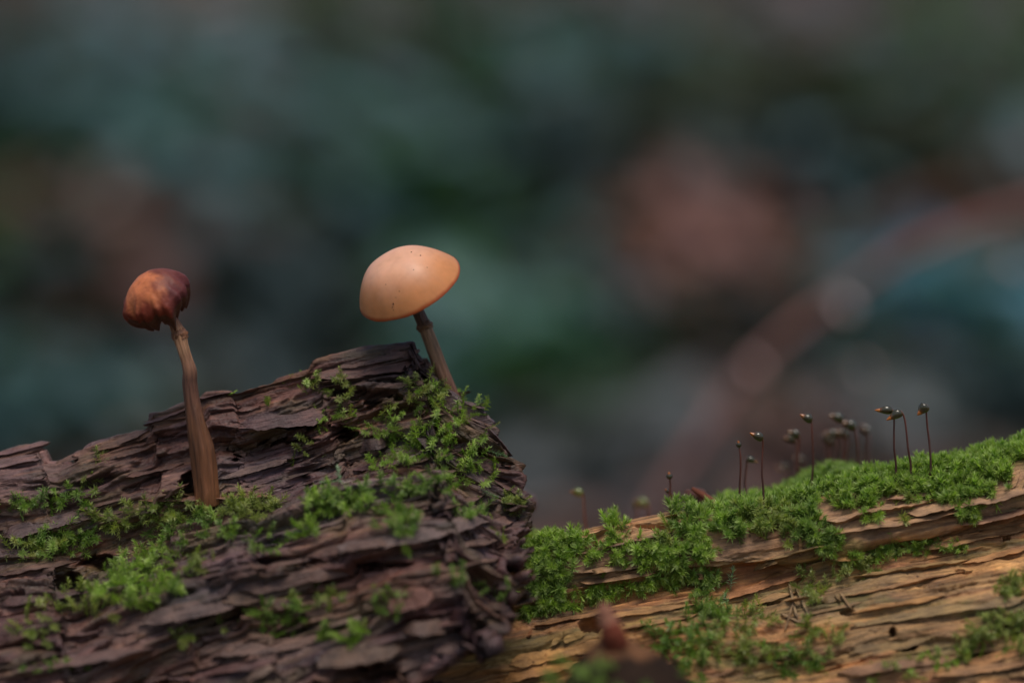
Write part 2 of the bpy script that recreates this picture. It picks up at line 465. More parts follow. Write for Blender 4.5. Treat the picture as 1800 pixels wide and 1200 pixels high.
def colour_L(A, T, P, onend, info):
    r1, c1, r2, c2, r3, e1, e2 = info
    px, py = proj(P)
    pA = [(112, 84, 88), (92, 68, 72), (124, 92, 84), (150, 128, 126), (116, 80, 70), (132, 106, 84), (100, 78, 88), (138, 98, 84)]
    pB = [(118, 90, 88), (88, 66, 66), (140, 102, 86), (150, 116, 84), (108, 78, 82), (160, 136, 128), (84, 60, 58)]
    ca = pal((r1*7.3+c1*3.1) % 1, pA); cb = pal((r2*5.7+c2*2.3+r3*0.25) % 1, pB)
    m = 0.5+0.5*np.clip(pn(A/14, T/5, 51)*1.4, -1, 1)
    C = ca*(1-0.55*m[..., None])+cb*(0.55*m[..., None])
    C = C*0.6+0.4*lin((118, 80, 66))
    C = C*(1+0.35*pn(A/12, T/0.8, 55)+0.25*pn(A/30, T/2.5, 56))[..., None]
    # ochre, reddish and purple drifts in the wood itself
    z = np.clip(fbm(A/40, T/14, 52, 3), -1, 1)
    C = C*(1+0.3*z[..., None]*np.array([1.1, 0.5, -0.6]))
    C = C*np.exp(0.55*np.clip(fbm(A/26, T/6, 62, 3), -1, 1))[..., None]
    pu = sstep(0.1, 0.7, pn(A/30, T/8, 63)); C = C*(1-0.5*pu[..., None])+lin((104, 80, 96))*0.5*pu[..., None]
    och = np.exp(-(((px-230)/110)**2+((py-800)/55)**2)); C = C*(1-0.45*och[..., None])+lin((150, 108, 78))*0.45*och[..., None]
    red = np.exp(-(((px-340)/140)**2+((py-870)/22)**2)); C = C*(1-0.5*red[..., None])+lin((150, 96, 74))*0.5*red[..., None]
    red2 = np.exp(-(((px-735)/45)**2+((py-1070)/40)**2)); C = C*(1-0.6*red2[..., None])+lin((150, 92, 84))*0.6*red2[..., None]
    pur = np.exp(-(((px-470)/80)**2+((py-840)/35)**2)); C = C*(1-0.6*pur[..., None])+lin((112, 88, 104))*0.6*pur[..., None]
    gry = np.exp(-(((px-740)/130)**2+((py-935)/35)**2)); C = C*(1-0.6*gry[..., None])+lin((160, 138, 134))*0.6*gry[..., None]
    pk = np.exp(-(((px-30)/70)**2+((py-840)/40)**2)); C = C*(1-0.6*pk[..., None])+lin((158, 124, 120))*0.6*pk[..., None]
    al = sstep(0.0, 0.6, pn(A/16, T/6, 53)+0.4*pn(A/4, T/1.5, 54)); C = C*(1-0.5*al[..., None])+lin((108, 98, 58))*0.5*al[..., None]
    C = C*(1+0.35*pn(A/9, T/0.35, 64)+0.2*pn(A/2, T/0.6, 65))[..., None]
    for (sx, sy, wx, wy) in [(740, 760, 130, 90), (640, 890, 140, 40), (300, 920, 220, 45), (230, 1020, 130, 70), (560, 1090, 160, 50), (120, 960, 130, 60)]:
        q = 0.4*np.exp(-(((px-sx)/wx)**2+((py-sy)/wy)**2))*np.clip(0.6+pn(A/4, T/1.6, 66), 0, 1); C = C*(1-q[..., None])+lin((104, 108, 56))*q[..., None]
    edge = sstep(0.35, 0.9, pn(A/18, T/1.1, 57)+0.5*pn(A/5, T/0.5, 58)); C = C*(1-0.4*edge[..., None])+lin((142, 104, 74))*0.4*edge[..., None]
    wm = sstep(-0.1, 0.7, pn(A/26, T/9, 59)); C = C*(1-0.35*wm[..., None])+C*np.array([1.45, 0.92, 0.6])*0.35*wm[..., None]
    return np.clip(C*0.54*np.array([1.06, 0.98, 0.96]), 0.003, 0.6)
tL = np.concatenate([np.linspace(-100, -4, 90, endpoint=False), np.linspace(-4, 72, 400, endpoint=False), np.linspace(72, 104, 40)])
O_L = at(800, 640, 0)
LOGL = build_log('log_body', O_L, AL, top_L, prof_L, -330, -96, 6, 90, 560, tL, end_L, relief_L, colour_L, M_WOOD_L, ROOT_L, 0)

# ---- tan log --------------------------------------------------------------
top_R = [(400, 1060), (600, 1030), (900, 968), (985, 951), (1065, 928), (1180, 905), (1250, 905), (1350, 888), (1500, 852), (1600, 836), (1700, 819), (1800, 803), (1900, 785), (3000, 540)]
prof_R = [(-52, 80), (-66, 50), (-62, 24), (-48, 8), (-25, 2.5), (-8, 0.8), (0, 0), (2.6, 2.5), (4.6, 6), (5.4, 9.6), (3.4, 10.6), (3.0, 11.6), (6.5, 13.5), (11, 17), (16, 23),
          (20.5, 32), (23, 42), (24, 54), (22, 66), (14, 80)]
def relief_R(A, T, P, onend):
    h, info = plates(A, T, 0.85, 0.5, 0.26, 1.0, 60)
    px, py = proj(P)
    crest = np.exp(-(T/3.0)**2); h = h*(1-0.8*crest)
    slab = np.exp(-((T-6)/4.5)**4); h = h*(1-0.55*slab)
    h = holes(A, T, P, h, [(1590, 1135, 26, 9, 4), (1700, 1000, 9, 7, 2.5), (1690, 995, 10, 7, 3), (1770, 938, 7, 6, 2), (1730, 935, 4, 4, 2), (1715, 1150, 30, 5, 3), (1570, 1110, 7, 10, 3),
                           (1095, 993, 30, 4, 2.5), (1040, 1105, 22, 12, 3.5), (1330, 1048, 50, 4, 2), (1255, 993, 60, 5, 3), (1490, 1075, 14, 7, 2), (1170, 905+20, 60, 5, 2)])
    return h, 0.3*h, info
def colour_R(A, T, P, onend, info):
    r1, c1, r2, c2, r3, e1, e2 = info
    px, py = proj(P)
    pA = [(176, 128, 80), (160, 108, 66), (188, 146, 100), (150, 104, 74), (170, 128, 96), (182, 126, 80), (150, 122, 84)]
    pB = [(190, 150, 104), (140, 96, 66), (176, 124, 84), (196, 140, 88), (160, 132, 100), (120, 84, 62)]
    ca = pal((r1*7.3+c1*3.1) % 1, pA); cb = pal((r2*5.7+c2*2.3+r3*0.3) % 1, pB)
    m = 0.5+0.5*np.clip(pn(A/14, T/5, 151)*1.4, -1, 1)
    C = ca*(1-0.6*m[..., None])+cb*(0.6*m[..., None])
    C = C*0.65+0.35*lin((160, 108, 66))
    C = C*np.array([0.9, 0.93, 0.88])
    C = C*(1+0.4*pn(A/10, T/0.4, 157)+0.25*pn(A/2.5, T/0.7, 158))[..., None]
    rd = sstep(0.25, 0.8, pn(A/24, T/2.2, 159)); C = C*(1-0.5*rd[..., None])+lin((176, 104, 66))*0.5*rd[..., None]
    dk_ = sstep(0.3, 0.7, pn(A/12, T/1.6, 160)); C = C*(1-0.45*dk_[..., None])
    C = C*(1+0.3*pn(A/12, T/0.8, 155)+0.2*pn(A/30, T/2.5, 156))[..., None]
    z = np.clip(fbm(A/40, T/12, 152, 3), -1, 1)
    C = C*(1+0.2*z[..., None]*np.array([1.0, 0.4, -0.4]))
    sl_ = np.exp(-((T-5.5)/5.0)**4); C = C*(1-0.55*sl_[..., None])+lin((172, 136, 106))*0.5*sl_[..., None]
    ol = np.exp(-(((px-1560)/180)**2+((py-1110)/50)**2)); C = C*(1-0.45*ol[..., None])+lin((128, 112, 76))*0.45*ol[..., None]
    al = sstep(0.0, 0.6, pn(A/18, T/5, 153)+0.3*pn(A/3, T/1.5, 154)); C = C*(1-0.55*al[..., None])+lin((104, 102, 54))*0.55*al[..., None]
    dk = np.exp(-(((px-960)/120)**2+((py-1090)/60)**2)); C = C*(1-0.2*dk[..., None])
    return np.clip(C, 0.006, 0.7)
tR = np.concatenate([np.linspace(-110, -5, 70, endpoint=False), np.linspace(-5, 60, 330, endpoint=False), np.linspace(60, 84, 30)])
O_R = at(1250, 892, -2)
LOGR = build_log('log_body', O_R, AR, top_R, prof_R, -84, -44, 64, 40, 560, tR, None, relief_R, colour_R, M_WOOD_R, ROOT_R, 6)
# the tan log runs on out of the picture to the right
def cont_R():
    P = LOGR.P[::6, -1]
    steps = np.linspace(0, 230, 60)
    Q = P[:, None]+steps[None, :, None]*LOGR.ea
    q, r = np.meshgrid(steps, tR[::6])
    d, info = plates(q+64, r, 1.2, 0.6, 0.2, 1.0, 60)
    Q = Q+nrm(Q-(np.mean(P, 0)+steps[None, :, None]*LOGR.ea))*(d*np.minimum(q/10, 1))[..., None]
    c = colour_R(q+64, r, Q, q*0, info)
    F = grid_faces(*Q.shape[:2])
    if LOGR.flip: F = F[:, ::-1]
    obj('log_end', make_mesh('log_end', Q.reshape(-1, 3), F, c.reshape(-1, 3)), M_WOOD_R, ROOT_R)
cont_R()

# ---- splinters and flakes lying on the logs --------------------------------
def splinter(log, root, mat, x0, y0, x1, y1, w, th, lift, col, name='splinter', sag=0.0, seed=0, y_off=None, tip=0.3, own=0.45):
    """a torn strip of wood from pixel (x0,y0) to (x1,y1): upper edge bedded in the log, thin lower lip standing proud; w, th, lift in mm"""
    n = 30
    r = np.random.default_rng(900+seed)
    xs = np.linspace(x0, x1, n); ys = np.linspace(y0, y1, n)
    ok, P, N = log.surf(xs, ys)
    if ok.sum() < 6: return None
    kk = np.nonzero(ok)[0]; xs = np.linspace(xs[kk[0]], xs[kk[-1]], n); ys = np.linspace(ys[kk[0]], ys[kk[-1]], n); ok, P, N = log.surf(xs, ys)
    ki = np.nonzero(ok)[0]
    t = np.linspace(0, 1, n)
    if y_off is None:
        ref = np.interp(np.arange(n), ki, P[ok, 1])
        dep = np.polyval(np.polyfit(t, ref, 3), t)
        Nm = nrm(N[ok].mean(0)+np.array([0, -0.4, 0.15]))
    else:
        dep = np.full(n, y_off, float); Nm = nrm(np.array([0, -0.9, 0.3]))
    ctr = np.array([at(a, b, d) for a, b, d in zip(xs, ys, dep)])+Nm*(lift*0.5)
    ax = nrm(ctr[-1]-ctr[0]); up = nrm(np.cross(Nm, ax)); up = up if up[2] > 0 else -up
    Nn = nrm(np.cross(ax, up)); Nn = Nn if Nn[1] < 0 else -Nn
    ph = r.random(8)*60
    e0, e1 = tip*r.uniform(0.15, 1), tip*r.uniform(0.15, 1)
    f0, f1 = r.uniform(0.05, 0.6), r.uniform(0.05, 0.6)
    pr = np.minimum(1, np.minimum(f0+(1-f0)*t/e0, f1+(1-f1)*(1-t)/e1))
    L = np.linalg.norm(ctr[-1]-ctr[0]); q = t*L
    hi = w*0.5*pr*(1+0.3*pn(q/6, q*0+ph[0], 3)); lo = w*0.5*pr*(1+0.3*pn(q/11, q*0+ph[1], 4)+0.16*pn(q/1.6, q*0+ph[2], 5)+0.14*pn(q/0.6, q*0+ph[2], 6))
    cen = 0.18*w*pn(q/9, q*0+ph[3], 7)
    proud = th*(0.25+0.75*pr)*(0.75+0.45*pn(q/4, q*0+ph[4], 8))
    m = 7
    V = []
    for k in range(m):                                  # outer face, upper edge to lip
        f = k/(m-1)
        u = hi*(1-f)-lo*f+cen
        z = -0.45*th+(proud+0.45*th)*f**0.8+0.16*th*pn(q/5, q*0+k*0.9+ph[5], 9)+0.08*th*pn(q/1.1, q*0+k*1.7+ph[6], 10)
        V.append(ctr+u[:, None]*up+(z+sag*(2*t-1)**2)[:, None]*Nn)
    lip = V[-1]
    for k, (fu, fz) in enumerate([(0, 0), (0.06, -0.35), (0.3, -1.6)]):     # underside
        V.append(lip+(fu*w)*up+(fz*th)*Nn)
    V = np.stack(V, 1)
    F = grid_faces(n, m+3).reshape(n-1, m+2, 4)
    F = np.delete(F, m-1, axis=1).reshape(-1, 4)
    nrm_t = np.cross(V[5, 3]-V[4, 3], V[4, 4]-V[4, 3])
    if nrm_t@Nn < 0: F = F[:, ::-1]
    # ragged ends
    for e, sgn in ((0, -1), (n-1, 1)):
        V[e] += ax*(sgn*r.uniform(-0.6, 1.0, (m+3, 1))*min(w*0.5, 1.0))
    V = V.reshape(-1, 3)
    lc = log.C.reshape(-1, 3)[log.g[np.clip(((ys-300)/3).astype(int), 0, 340), np.clip(((xs+60)/3).astype(int), 0, 640)]][ok].mean(0)
    base = lc*(1-own)+lin(col)*own*(0.6 if log is LOGL else 0.9)
    c = base*(1+0.2*pn(V[:, 0]/5+ph[0], V[:, 2]/0.6, 9)[:, None]+0.12*pn(V[:, 0]/2, V[:, 2]/2+ph[1], 11)[:, None])
    return obj(name, make_mesh(name, V, F, np.clip(c, 0.004, 0.7)), mat, root)

# recognisable pieces on the dark log
SL = [  # x0,y0,x1,y1,w,th,lift,colour,sag,y_off
    (552, 662, 738, 634, 2.6, 2.2, 0.4, (142, 100, 88), 0.0, None), (600, 645, 736, 618, 1.6, 1.0, 0.2, (150, 108, 94), 0.0, None),
    (548, 676, 735, 652, 1.6, 1.6, 0.5, (112, 88, 76), 0.0, None),
    (405, 696, 560, 656, 0.9, 1.4, 0.3, (120, 96, 84), 0.0, None),
    (352, 702, 410, 690, 1.1, 1.2, 0.4, (112, 84, 86), 0.0, None),
    (255, 746, 345, 714, 1.8, 1.4, 0.3, (124, 98, 100), 0.0, None),
    (100, 815, 262, 755, 2.0, 1.3, 0.3, (134, 104, 88), 0.0, None),
    (-20, 822, 72, 806, 2.2, 1.4, 0.3, (140, 112, 108), 0.0, None),
    (428, 742, 568, 726, 3.8, 2.4, 0.8, (118, 86, 98), 0.0, None),
    (384, 838, 500, 808, 1.5, 1.5, 0.3, (138, 112, 96), 0.0, None),
    (640, 640, 742, 690, 1.3, 1.4, 0.0, (116, 96, 78), 0.0, None),
    (165, 790, 275, 762, 2.3, 1.6, 0.6, (136, 98, 72), 0.0, None), (170, 808, 270, 782, 1.8, 1.6, 0.5, (120, 84, 64), 0.0, None),
    (225, 838, 320, 815, 1.6, 1.6, 0.5, (118, 80, 66), 0.0, None), (290, 868, 330, 850, 2.2, 1.6, 0.6, (142, 98, 82), 0.0, None),
    (250, 880, 480, 872, 1.8, 1.8, 0.4, (144, 96, 72), 0.0, None),
    (560, 800, 690, 772, 2.0, 1.7, 0.4, (112, 84, 80), 0.0, None), (620, 826, 740, 806, 2.3, 1.6, 0.4, (108, 82, 98), 0.0, None),
    (660, 850, 800, 828, 1.8, 1.5, 0.4, (120, 92, 88), 0.0, None), (790, 790, 850, 772, 2.4, 1.6, 0.3, (112, 84, 84), 0.0, None),
    (750, 905, 850, 868, 2.2, 1.8, 0.5, (142, 112, 96), 0.0, None), (600, 965, 860, 912, 3.6, 1.8, 0.4, (146, 126, 122), 0.0, None),
    (470, 995, 700, 945, 2.4, 1.6, 0.4, (134, 108, 98), 0.0, None), (680, 985, 880, 945, 3.0, 1.8, 0.5, (148, 124, 106), 0.0, None),
    (690, 1018, 880, 985, 2.4, 1.8, 0.4, (136, 112, 96), 0.0, None), (430, 1030, 640, 995, 2.2, 1.8, 0.5, (128, 100, 84), 0.0, None),
    (250, 1090, 420, 1050, 3.4, 2.0, 0.5, (152, 120, 110), 0.0, None), (400, 1055, 560, 1015, 2.4, 1.8, 0.5, (142, 112, 84), 0.0, None),
    (200, 1110, 360, 1072, 2.4, 1.8, 0.3, (132, 100, 92), 0.0, None), (0, 1010, 130, 985, 2.4, 1.8, 0.4, (128, 100, 92), 0.0, None),
    (10, 940, 150, 905, 3.6, 1.6, 0.3, (128, 104, 112), 0.0, None), (0, 1060, 150, 1040, 2.6, 1.8, 0.4, (106, 78, 78), 0.0, None),
    (560, 1165, 700, 1130, 4.2, 2.4, 0.6, (146, 120, 96), 0.0, None), (700, 1110, 880, 1085, 3.4, 2.0, 0.4, (128, 106, 88), 0.0, None),
    (380, 1150, 560, 1120, 3.0, 2.0, 0.5, (112, 88, 84), 0.0, None), (690, 1065, 760, 1045, 4.0, 2.6, 0.5, (150, 94, 84), 0.0, None),
    (760, 1140, 880, 1110, 3.2, 2.0, 0.4, (112, 84, 76), 0.0, None), (30, 1180, 260, 1140, 3.4, 2.0, 0.4, (110, 82, 82), 0.0, None),
    (300, 1190, 480, 1165, 3.0, 2.0, 0.4, (124, 92, 92), 0.0, None), (700, 1190, 800, 1160, 4.0, 2.4, 0.4, (134, 100, 80), 0.0, None),
    (560, 1190, 700, 1170, 3.6, 2.4, 0.4, (130, 104, 96), 0.0, None), (430, 1190, 480, 1176, 3, 2.2, 0.6, (160, 134, 116), 0.0, None),
    (816, 706, 850, 718, 1.0, 1.0, 0.4, (112, 78, 72), 0.0, None), (856, 752, 900, 800, 1.6, 1.4, 0.3, (120, 90, 92), 0.0, None),
    (862, 840, 926, 880, 1.8, 1.6, 0.4, (116, 84, 78), 0.0, None), (862, 884, 934, 890, 2.0, 1.7, 0.5, (110, 84, 66), 0.0, None),
    (820, 935, 918, 905, 2.6, 1.6, 0.4, (130, 94, 84), 0.0, None), (860, 990, 925, 975, 2.6, 1.6, 0.4, (128, 104, 84), 0.0, None),
]
for i, (x0, y0, x1, y1, w, th, lf, c, sg, yo) in enumerate(SL):
    splinter(LOGL, ROOT_L, M_WOOD_L, x0, y0, x1, y1, w*0.74, th*0.7, lf, c, 'wood_plate' if w >= 3 else 'splinter', sg, i, yo)
rs = np.random.default_rng(5)
PL = [(118, 90, 90), (96, 70, 72), (138, 104, 90), (150, 122, 116), (126, 88, 72), (138, 110, 84), (104, 80, 88), (88, 64, 60)]
for i in range(34):
    x = rs.uniform(-20, 905); y = rs.uniform(690, 1200)
    ok, P, N = LOGL.surf(np.array([x]), np.array([y]))
    if not ok[0] or any(((x-a)/b)**2+((y-c)/d)**2 < 1 for a, c, b, d in ((455, 835, 95, 45), (40, 850, 90, 30), (720, 938, 90, 18), (650, 622, 80, 16), (80, 925, 60, 16))): continue
    ln = rs.uniform(35, 150); ang = math.radians(13+rs.normal()*2.5)
    splinter(LOGL, ROOT_L, M_WOOD_L, x-ln/2*math.cos(ang), y+ln/2*math.sin(ang), x+ln/2*math.cos(ang), y-ln/2*math.sin(ang),
             rs.uniform(0.6, 1.8), rs.uniform(0.4, 1.0), 0.1, PL[rs.integers(len(PL))], 'splinter', 0, 100+i, None, 0.4, 0.3)
SR = [
    (985, 953, 1185, 908, 2.0, 2.6, 0.2, (176, 140, 112), 0, None), (1000, 975, 1180, 935, 1.4, 1.6, 0.2, (110, 84, 72), 0, None),
    (1010, 1008, 1160, 985, 1.6, 2.0, 0.6, (166, 132, 104), 0, None), (1020, 1022, 1150, 1004, 1.0, 1.6, 0.6, (150, 118, 92), 0, None),
    (1230, 1012, 1360, 985, 1.4, 2.4, 1.0, (146, 128, 90), 0, None), (1350, 985, 1480, 950, 1.2, 2.4, 1.0, (150, 128, 92), 0, None),
    (1440, 915, 1640, 878, 2.8, 2.2, 0.6, (190, 152, 118), 0, None), (1460, 938, 1700, 895, 1.8, 2.4, 0.9, (176, 138, 104), 0, None),
    (1600, 900, 1810, 862, 2.6, 2.4, 0.8, (188, 146, 116), 0, None), (1690, 922, 1810, 893, 1.4, 2.2, 0.8, (166, 122, 104), 0, None),
    (1580, 850, 1680, 826, 1.2, 1.6, 1.0, (170, 132, 88), 0, None), (1560, 878, 1640, 862, 2.0, 1.6, 0.6, (178, 138, 116), 0, None),
    (1270, 1050, 1420, 1005, 2.2, 1.8, 0.4, (182, 120, 84), 0, None), (1250, 1075, 1400, 1040, 1.6, 1.6, 0.4, (172, 130, 86), 0, None),
    (1440, 985, 1620, 958, 1.6, 1.6, 0.3, (172, 132, 84), 0, None), (1500, 1015, 1700, 985, 1.8, 1.6, 0.3, (184, 146, 96), 0, None),
    (1480, 1050, 1690, 1005, 1.6, 1.5, 0.3, (186, 138, 98), 0, None), (1500, 1078, 1660, 1048, 1.8, 1.5, 0.3, (190, 136, 84), 0, None),
    (1500, 1095, 1800, 1050, 2.2, 1.6, 0.3, (140, 122, 88), 0, None), (1620, 965, 1800, 925, 1.8, 1.6, 0.3, (182, 144, 96), 0, None),
    (1690, 990, 1810, 960, 1.6, 1.5, 0.3, (198, 140, 92), 0, None), (1700, 1165, 1810, 1135, 2.2, 1.6, 0.4, (196, 132, 82), 0, None),
    (1640, 1185, 1800, 1165, 2.4, 1.8, 0.3, (160, 118, 84), 0, None), (1480, 1180, 1680, 1155, 2.2, 1.8, 0.3, (150, 108, 92), 0, None),
    (1500, 1140, 1640, 1120, 2.2, 1.6, 0.3, (140, 118, 80), 0, None), (940, 1100, 1080, 1072, 1.6, 1.5, 0.3, (150, 112, 76), 0, None),
    (900, 1165, 1060, 1125, 2.6, 1.8, 0.4, (182, 132, 76), 0, None), (880, 1195, 1010, 1160, 2.2, 1.8, 0.4, (176, 126, 74), 0, None),
    (1060, 1085, 1220, 1062, 1.6, 1.5, 0.3, (172, 126, 80), 0, None), (1100, 1105, 1230, 1078, 1.6, 1.5, 0.3, (166, 128, 90), 0, None),
]
for i, (x0, y0, x1, y1, w, th, lf, c, sg, yo) in enumerate(SR):
    splinter(LOGR, ROOT_R, M_WOOD_R, x0, y0, x1, y1, w*0.9, th*(0.7 if i > 11 else 0.9), lf, c, 'splinter', sg, 300+i, yo)
PR = [(184, 140, 94), (160, 114, 74), (196, 150, 104), (150, 106, 78), (176, 124, 80), (146, 124, 86), (194, 134, 84)]
for i in range(26):
    x = rs.uniform(900, 1810); y = rs.uniform(900, 1200)
    ok, P, N = LOGR.surf(np.array([x]), np.array([y]))
    if not ok[0]: continue
    ln = rs.uniform(35, 150); ang = math.radians(12+rs.normal()*2)
    splinter(LOGR, ROOT_R, M_WOOD_R, x-ln/2*math.cos(ang), y+ln/2*math.sin(ang), x+ln/2*math.cos(ang), y-ln/2*math.sin(ang),
             rs.uniform(0.5, 1.5), rs.uniform(0.3, 0.8), 0.1, PR[rs.integers(len(PR))], 'splinter', 0, 400+i, None, 0.4, 0.3)
# loose pale straws and chips that stand across the grain
CH = [(1406, 940, 1408, 978, 1.0, (206, 160, 104), LOGR), (1338, 905, 1325, 935, 0.6, (190, 150, 110), LOGR), (1358, 902, 1356, 928, 0.5, (184, 146, 106), LOGR), (1790, 828, 1778, 862, 1.1, (200, 154, 110), LOGR),
      (1800, 840, 1788, 872, 0.9, (194, 150, 106), LOGR), (1236, 890, 1232, 925, 1.1, (186, 150, 110), LOGR), (958, 1150, 952, 1195, 1.1, (178, 130, 80), LOGR), (990, 1125, 1024, 1112, 1.6, (184, 142, 82), LOGR),
      (970, 1132, 990, 1112, 1.2, (176, 140, 90), LOGR), (1480, 1045, 1498, 1072, 0.6, (196, 156, 116), LOGR), (1466, 1048, 1476, 1060, 0.6, (186, 146, 110), LOGR), (930, 1122, 936, 1108, 1.2, (160, 96, 66), LOGR),
      (1388, 1030, 1402, 1090, 0.7, (156, 136, 110), LOGR), (1400, 1035, 1424, 1085, 0.7, (150, 134, 104), LOGR), (1375, 1080, 1420, 1100, 0.8, (140, 126, 100), LOGR), (1395, 1060, 1380, 1110, 0.6, (164, 140, 114), LOGR),
      (1110, 925, 1108, 938, 0.7, (196, 160, 116), LOGR), (1226, 948, 1246, 944, 1.6, (160, 124, 92), LOGR)]
for i, (x0, y0, x1, y1, w, c, lg) in enumerate(CH):
    splinter(lg, ROOT_R, M_WOOD_R, x0, y0, x1, y1, w*0.7, 0.4, 0.7, c, 'straw', 0.3, 600+i)

# ------------------------------------------------------------------ mushrooms
def tube(pts, rad, nr=28, ns=70, rough=0.06, seed=0, flat=1.0):
    pts = np.array(pts, float); rad = np.array(rad, float)
    k = np.concatenate([[0], np.cumsum(np.linalg.norm(np.diff(pts, axis=0), axis=1))]); k /= k[-1]
    s = np.linspace(0, 1, ns)
    # Catmull-like smoothing by repeated averaging of a dense polyline
    c = np.stack([np.interp(s, k, pts[:, i]) for i in range(3)], 1); r = np.interp(s, k, rad)
    for _ in range(max(2, ns//12)):
        c[1:-1] = 0.25*c[:-2]+0.5*c[1:-1]+0.25*c[2:]; r[1:-1] = 0.25*r[:-2]+0.5*r[1:-1]+0.25*r[2:]
    d = nrm(np.gradient(c, axis=0))
    ref = np.array([0, 1.0, 0]); 
    e1 = nrm(np.cross(d, ref)); e2 = nrm(np.cross(d, e1))
    th = np.linspace(0, 2*np.pi, nr, endpoint=False)
    TH, SS = np.meshgrid(th, s)
    rr = r[:, None]*(1+rough*(pn(TH*2.2, SS*3, seed)*1.0+0.6*pn(np.cos(TH)*3+5, SS*4+np.sin(TH)*3, seed+1)+0.5*pn(TH*4, SS*6, seed+2)))
    V = c[:, None]+rr[..., None]*(np.cos(TH)[..., None]*e1[:, None]*flat+np.sin(TH)[..., None]*e2[:, None])
    F = [grid_faces(ns, nr, True)[:, ::-1]]
    V = V.reshape(-1, 3); e0 = len(V); V = np.vstack([V, c[0], c[-1]]); i = np.arange(nr)
    F.append(np.stack([np.full(nr, e0), i, (i+1) % nr], 1)); F.append(np.stack([np.full(nr, e0+1), (ns-1)*nr+(i+1) % nr, (ns-1)*nr+i], 1))
    SSf = np.concatenate([SS.ravel(), [0, 1]]); THf = np.concatenate([TH.ravel(), [0, 0]])
    return V, F, SSf, THf

def frame(axis):
    a = nrm(np.array(axis, float)); x = nrm(np.cross([0, 1, 0.1], a)); y = np.cross(a, x)
    return np.stack([x, y, a], 1)

def gills(parent, R, ctr, rad, hgt, n, col, lift=-0.2):
    V = []; F = []
    for i in range(n):
        t = 2*math.pi*i/n; r0 = rad*(0.12 if i % 2 == 0 else 0.5); c, s = math.cos(t), math.sin(t)
        rs_ = np.linspace(r0, rad*0.9, 6); top = hgt*(1-(rs_/rad)**2.2)*0.82+lift; bot = top-1.3*np.sin(np.clip((rs_-r0)/(rad*0.9-r0), 0.06, 0.94)*np.pi)**0.5
        b = len(V)
        for k in range(6):
            V.append((rs_[k]*c, rs_[k]*s, top[k])); V.append((rs_[k]*c, rs_[k]*s, max(bot[k], -0.3)))
        for k in range(5): F.append((b+2*k, b+2*k+1, b+2*k+3, b+2*k+2))
    V = np.array(V)@R.T+ctr
    o = obj('gills', make_mesh('gills', V, np.array(F), np.tile(lin(col), (len(V), 1)), False), M_CAP, parent)
    return o

# tan mushroom on the crest
ok, pb, nb = LOGL.surf(np.array([770.]), np.array([700.]))
b2 = at(797, 712, 1.0)
MU2 = thing('mushroom', 'smooth tan orange mushroom with an intact domed cap beside the log end', 'mushroom', b2, 'mushrooms on the dark log')
ax2 = np.array([-0.46*0.87, -0.47, 0.89*0.87]); R2 = frame(ax2); c2 = at(721, 506, -3)
nr_, nphi = 46, 96
def cap_mesh(rad, hgt, fshape, fcol, R, ctr, inner=0.8):
    s = np.linspace(0.0, 1, nr_); ph = np.linspace(0, 2*np.pi, nphi, endpoint=False)
    PH, SS = np.meshgrid(ph, s)
    x, y, z, cr = fshape(PH, SS)
    outer = np.stack([x, y, z], -1)
    # thin inner surface from the margin back to the stem
    s2 = np.linspace(1, 0.04, 18)[1:]
    PH2, SS2 = np.meshgrid(ph, s2); x2, y2, z2, _ = fshape(PH2, SS2)
    inn = np.stack([x2*0.97, y2*0.97, z2-inner*(0.15+0.85*np.minimum((1-SS2)*5, 1))], -1)
    V = np.concatenate([outer, inn], 0); n = V.shape[0]
    col = np.concatenate([fcol(PH, SS, outer), np.tile(lin((84, 48, 30)), inn.shape[:2]+(1,))], 0)
    Vw = V.reshape(-1, 3)@R.T+ctr
    return make_mesh('cap', Vw, grid_faces(n, nphi, True), col.reshape(-1, 3))
def shape2(PH, SS):
    rad, hgt = 9.5, 6.9
    rr = np.sin(np.minimum(SS*1.0, 1)*np.pi/2)**0.93
    r = rad*rr*(1+0.018*np.cos(2*PH+1)+0.012*np.sin(3*PH))*(1+0.012*pn(np.cos(PH)*2+9, np.sin(PH)*2+SS*2, 71))
    z = hgt*(1-rr**(2.75-0.45*np.cos(PH)))**0.93+0.1*np.exp(-(rr/0.25)**2)
    z = z-0.15*sstep(0.93, 1.0, SS)+0.10*pn(np.cos(PH)*rr*2.2, np.sin(PH)*rr*2.2, 72)
    return r*np.cos(PH), r*np.sin(PH), z, rr
def col2(PH, SS, P):
    base = lin((230, 172, 138)); mid = lin((210, 138, 84)); rim = lin((164, 76, 34))
    rr = np.sin(SS*np.pi/2)
    n = 0.5+0.5*np.clip(fbm(P[..., 0]/5, P[..., 1]/5, 73, 4), -1, 1)
    a = sstep(0.35, 0.95, rr+0.18*(n-0.5)); b = sstep(0.965, 1.0, rr+0.02*(n-0.5))
    C = base*(1-a[..., None])+mid*a[..., None]; C = C*(1-b[..., None])+rim*b[..., None]
    C = C*(0.92+0.16*n[..., None])
    st = pn(PH*14, SS*1.5, 74); C = C*(1+0.05*st*sstep(0.5, 1, rr))[..., None]
    return C
obj('cap', cap_mesh(9.5, 7.3, shape2, col2, R2, c2, 0.9), M_CAP, MU2)
gills(MU2, R2, c2, 9.0, 6.0, 56, (150, 96, 56))
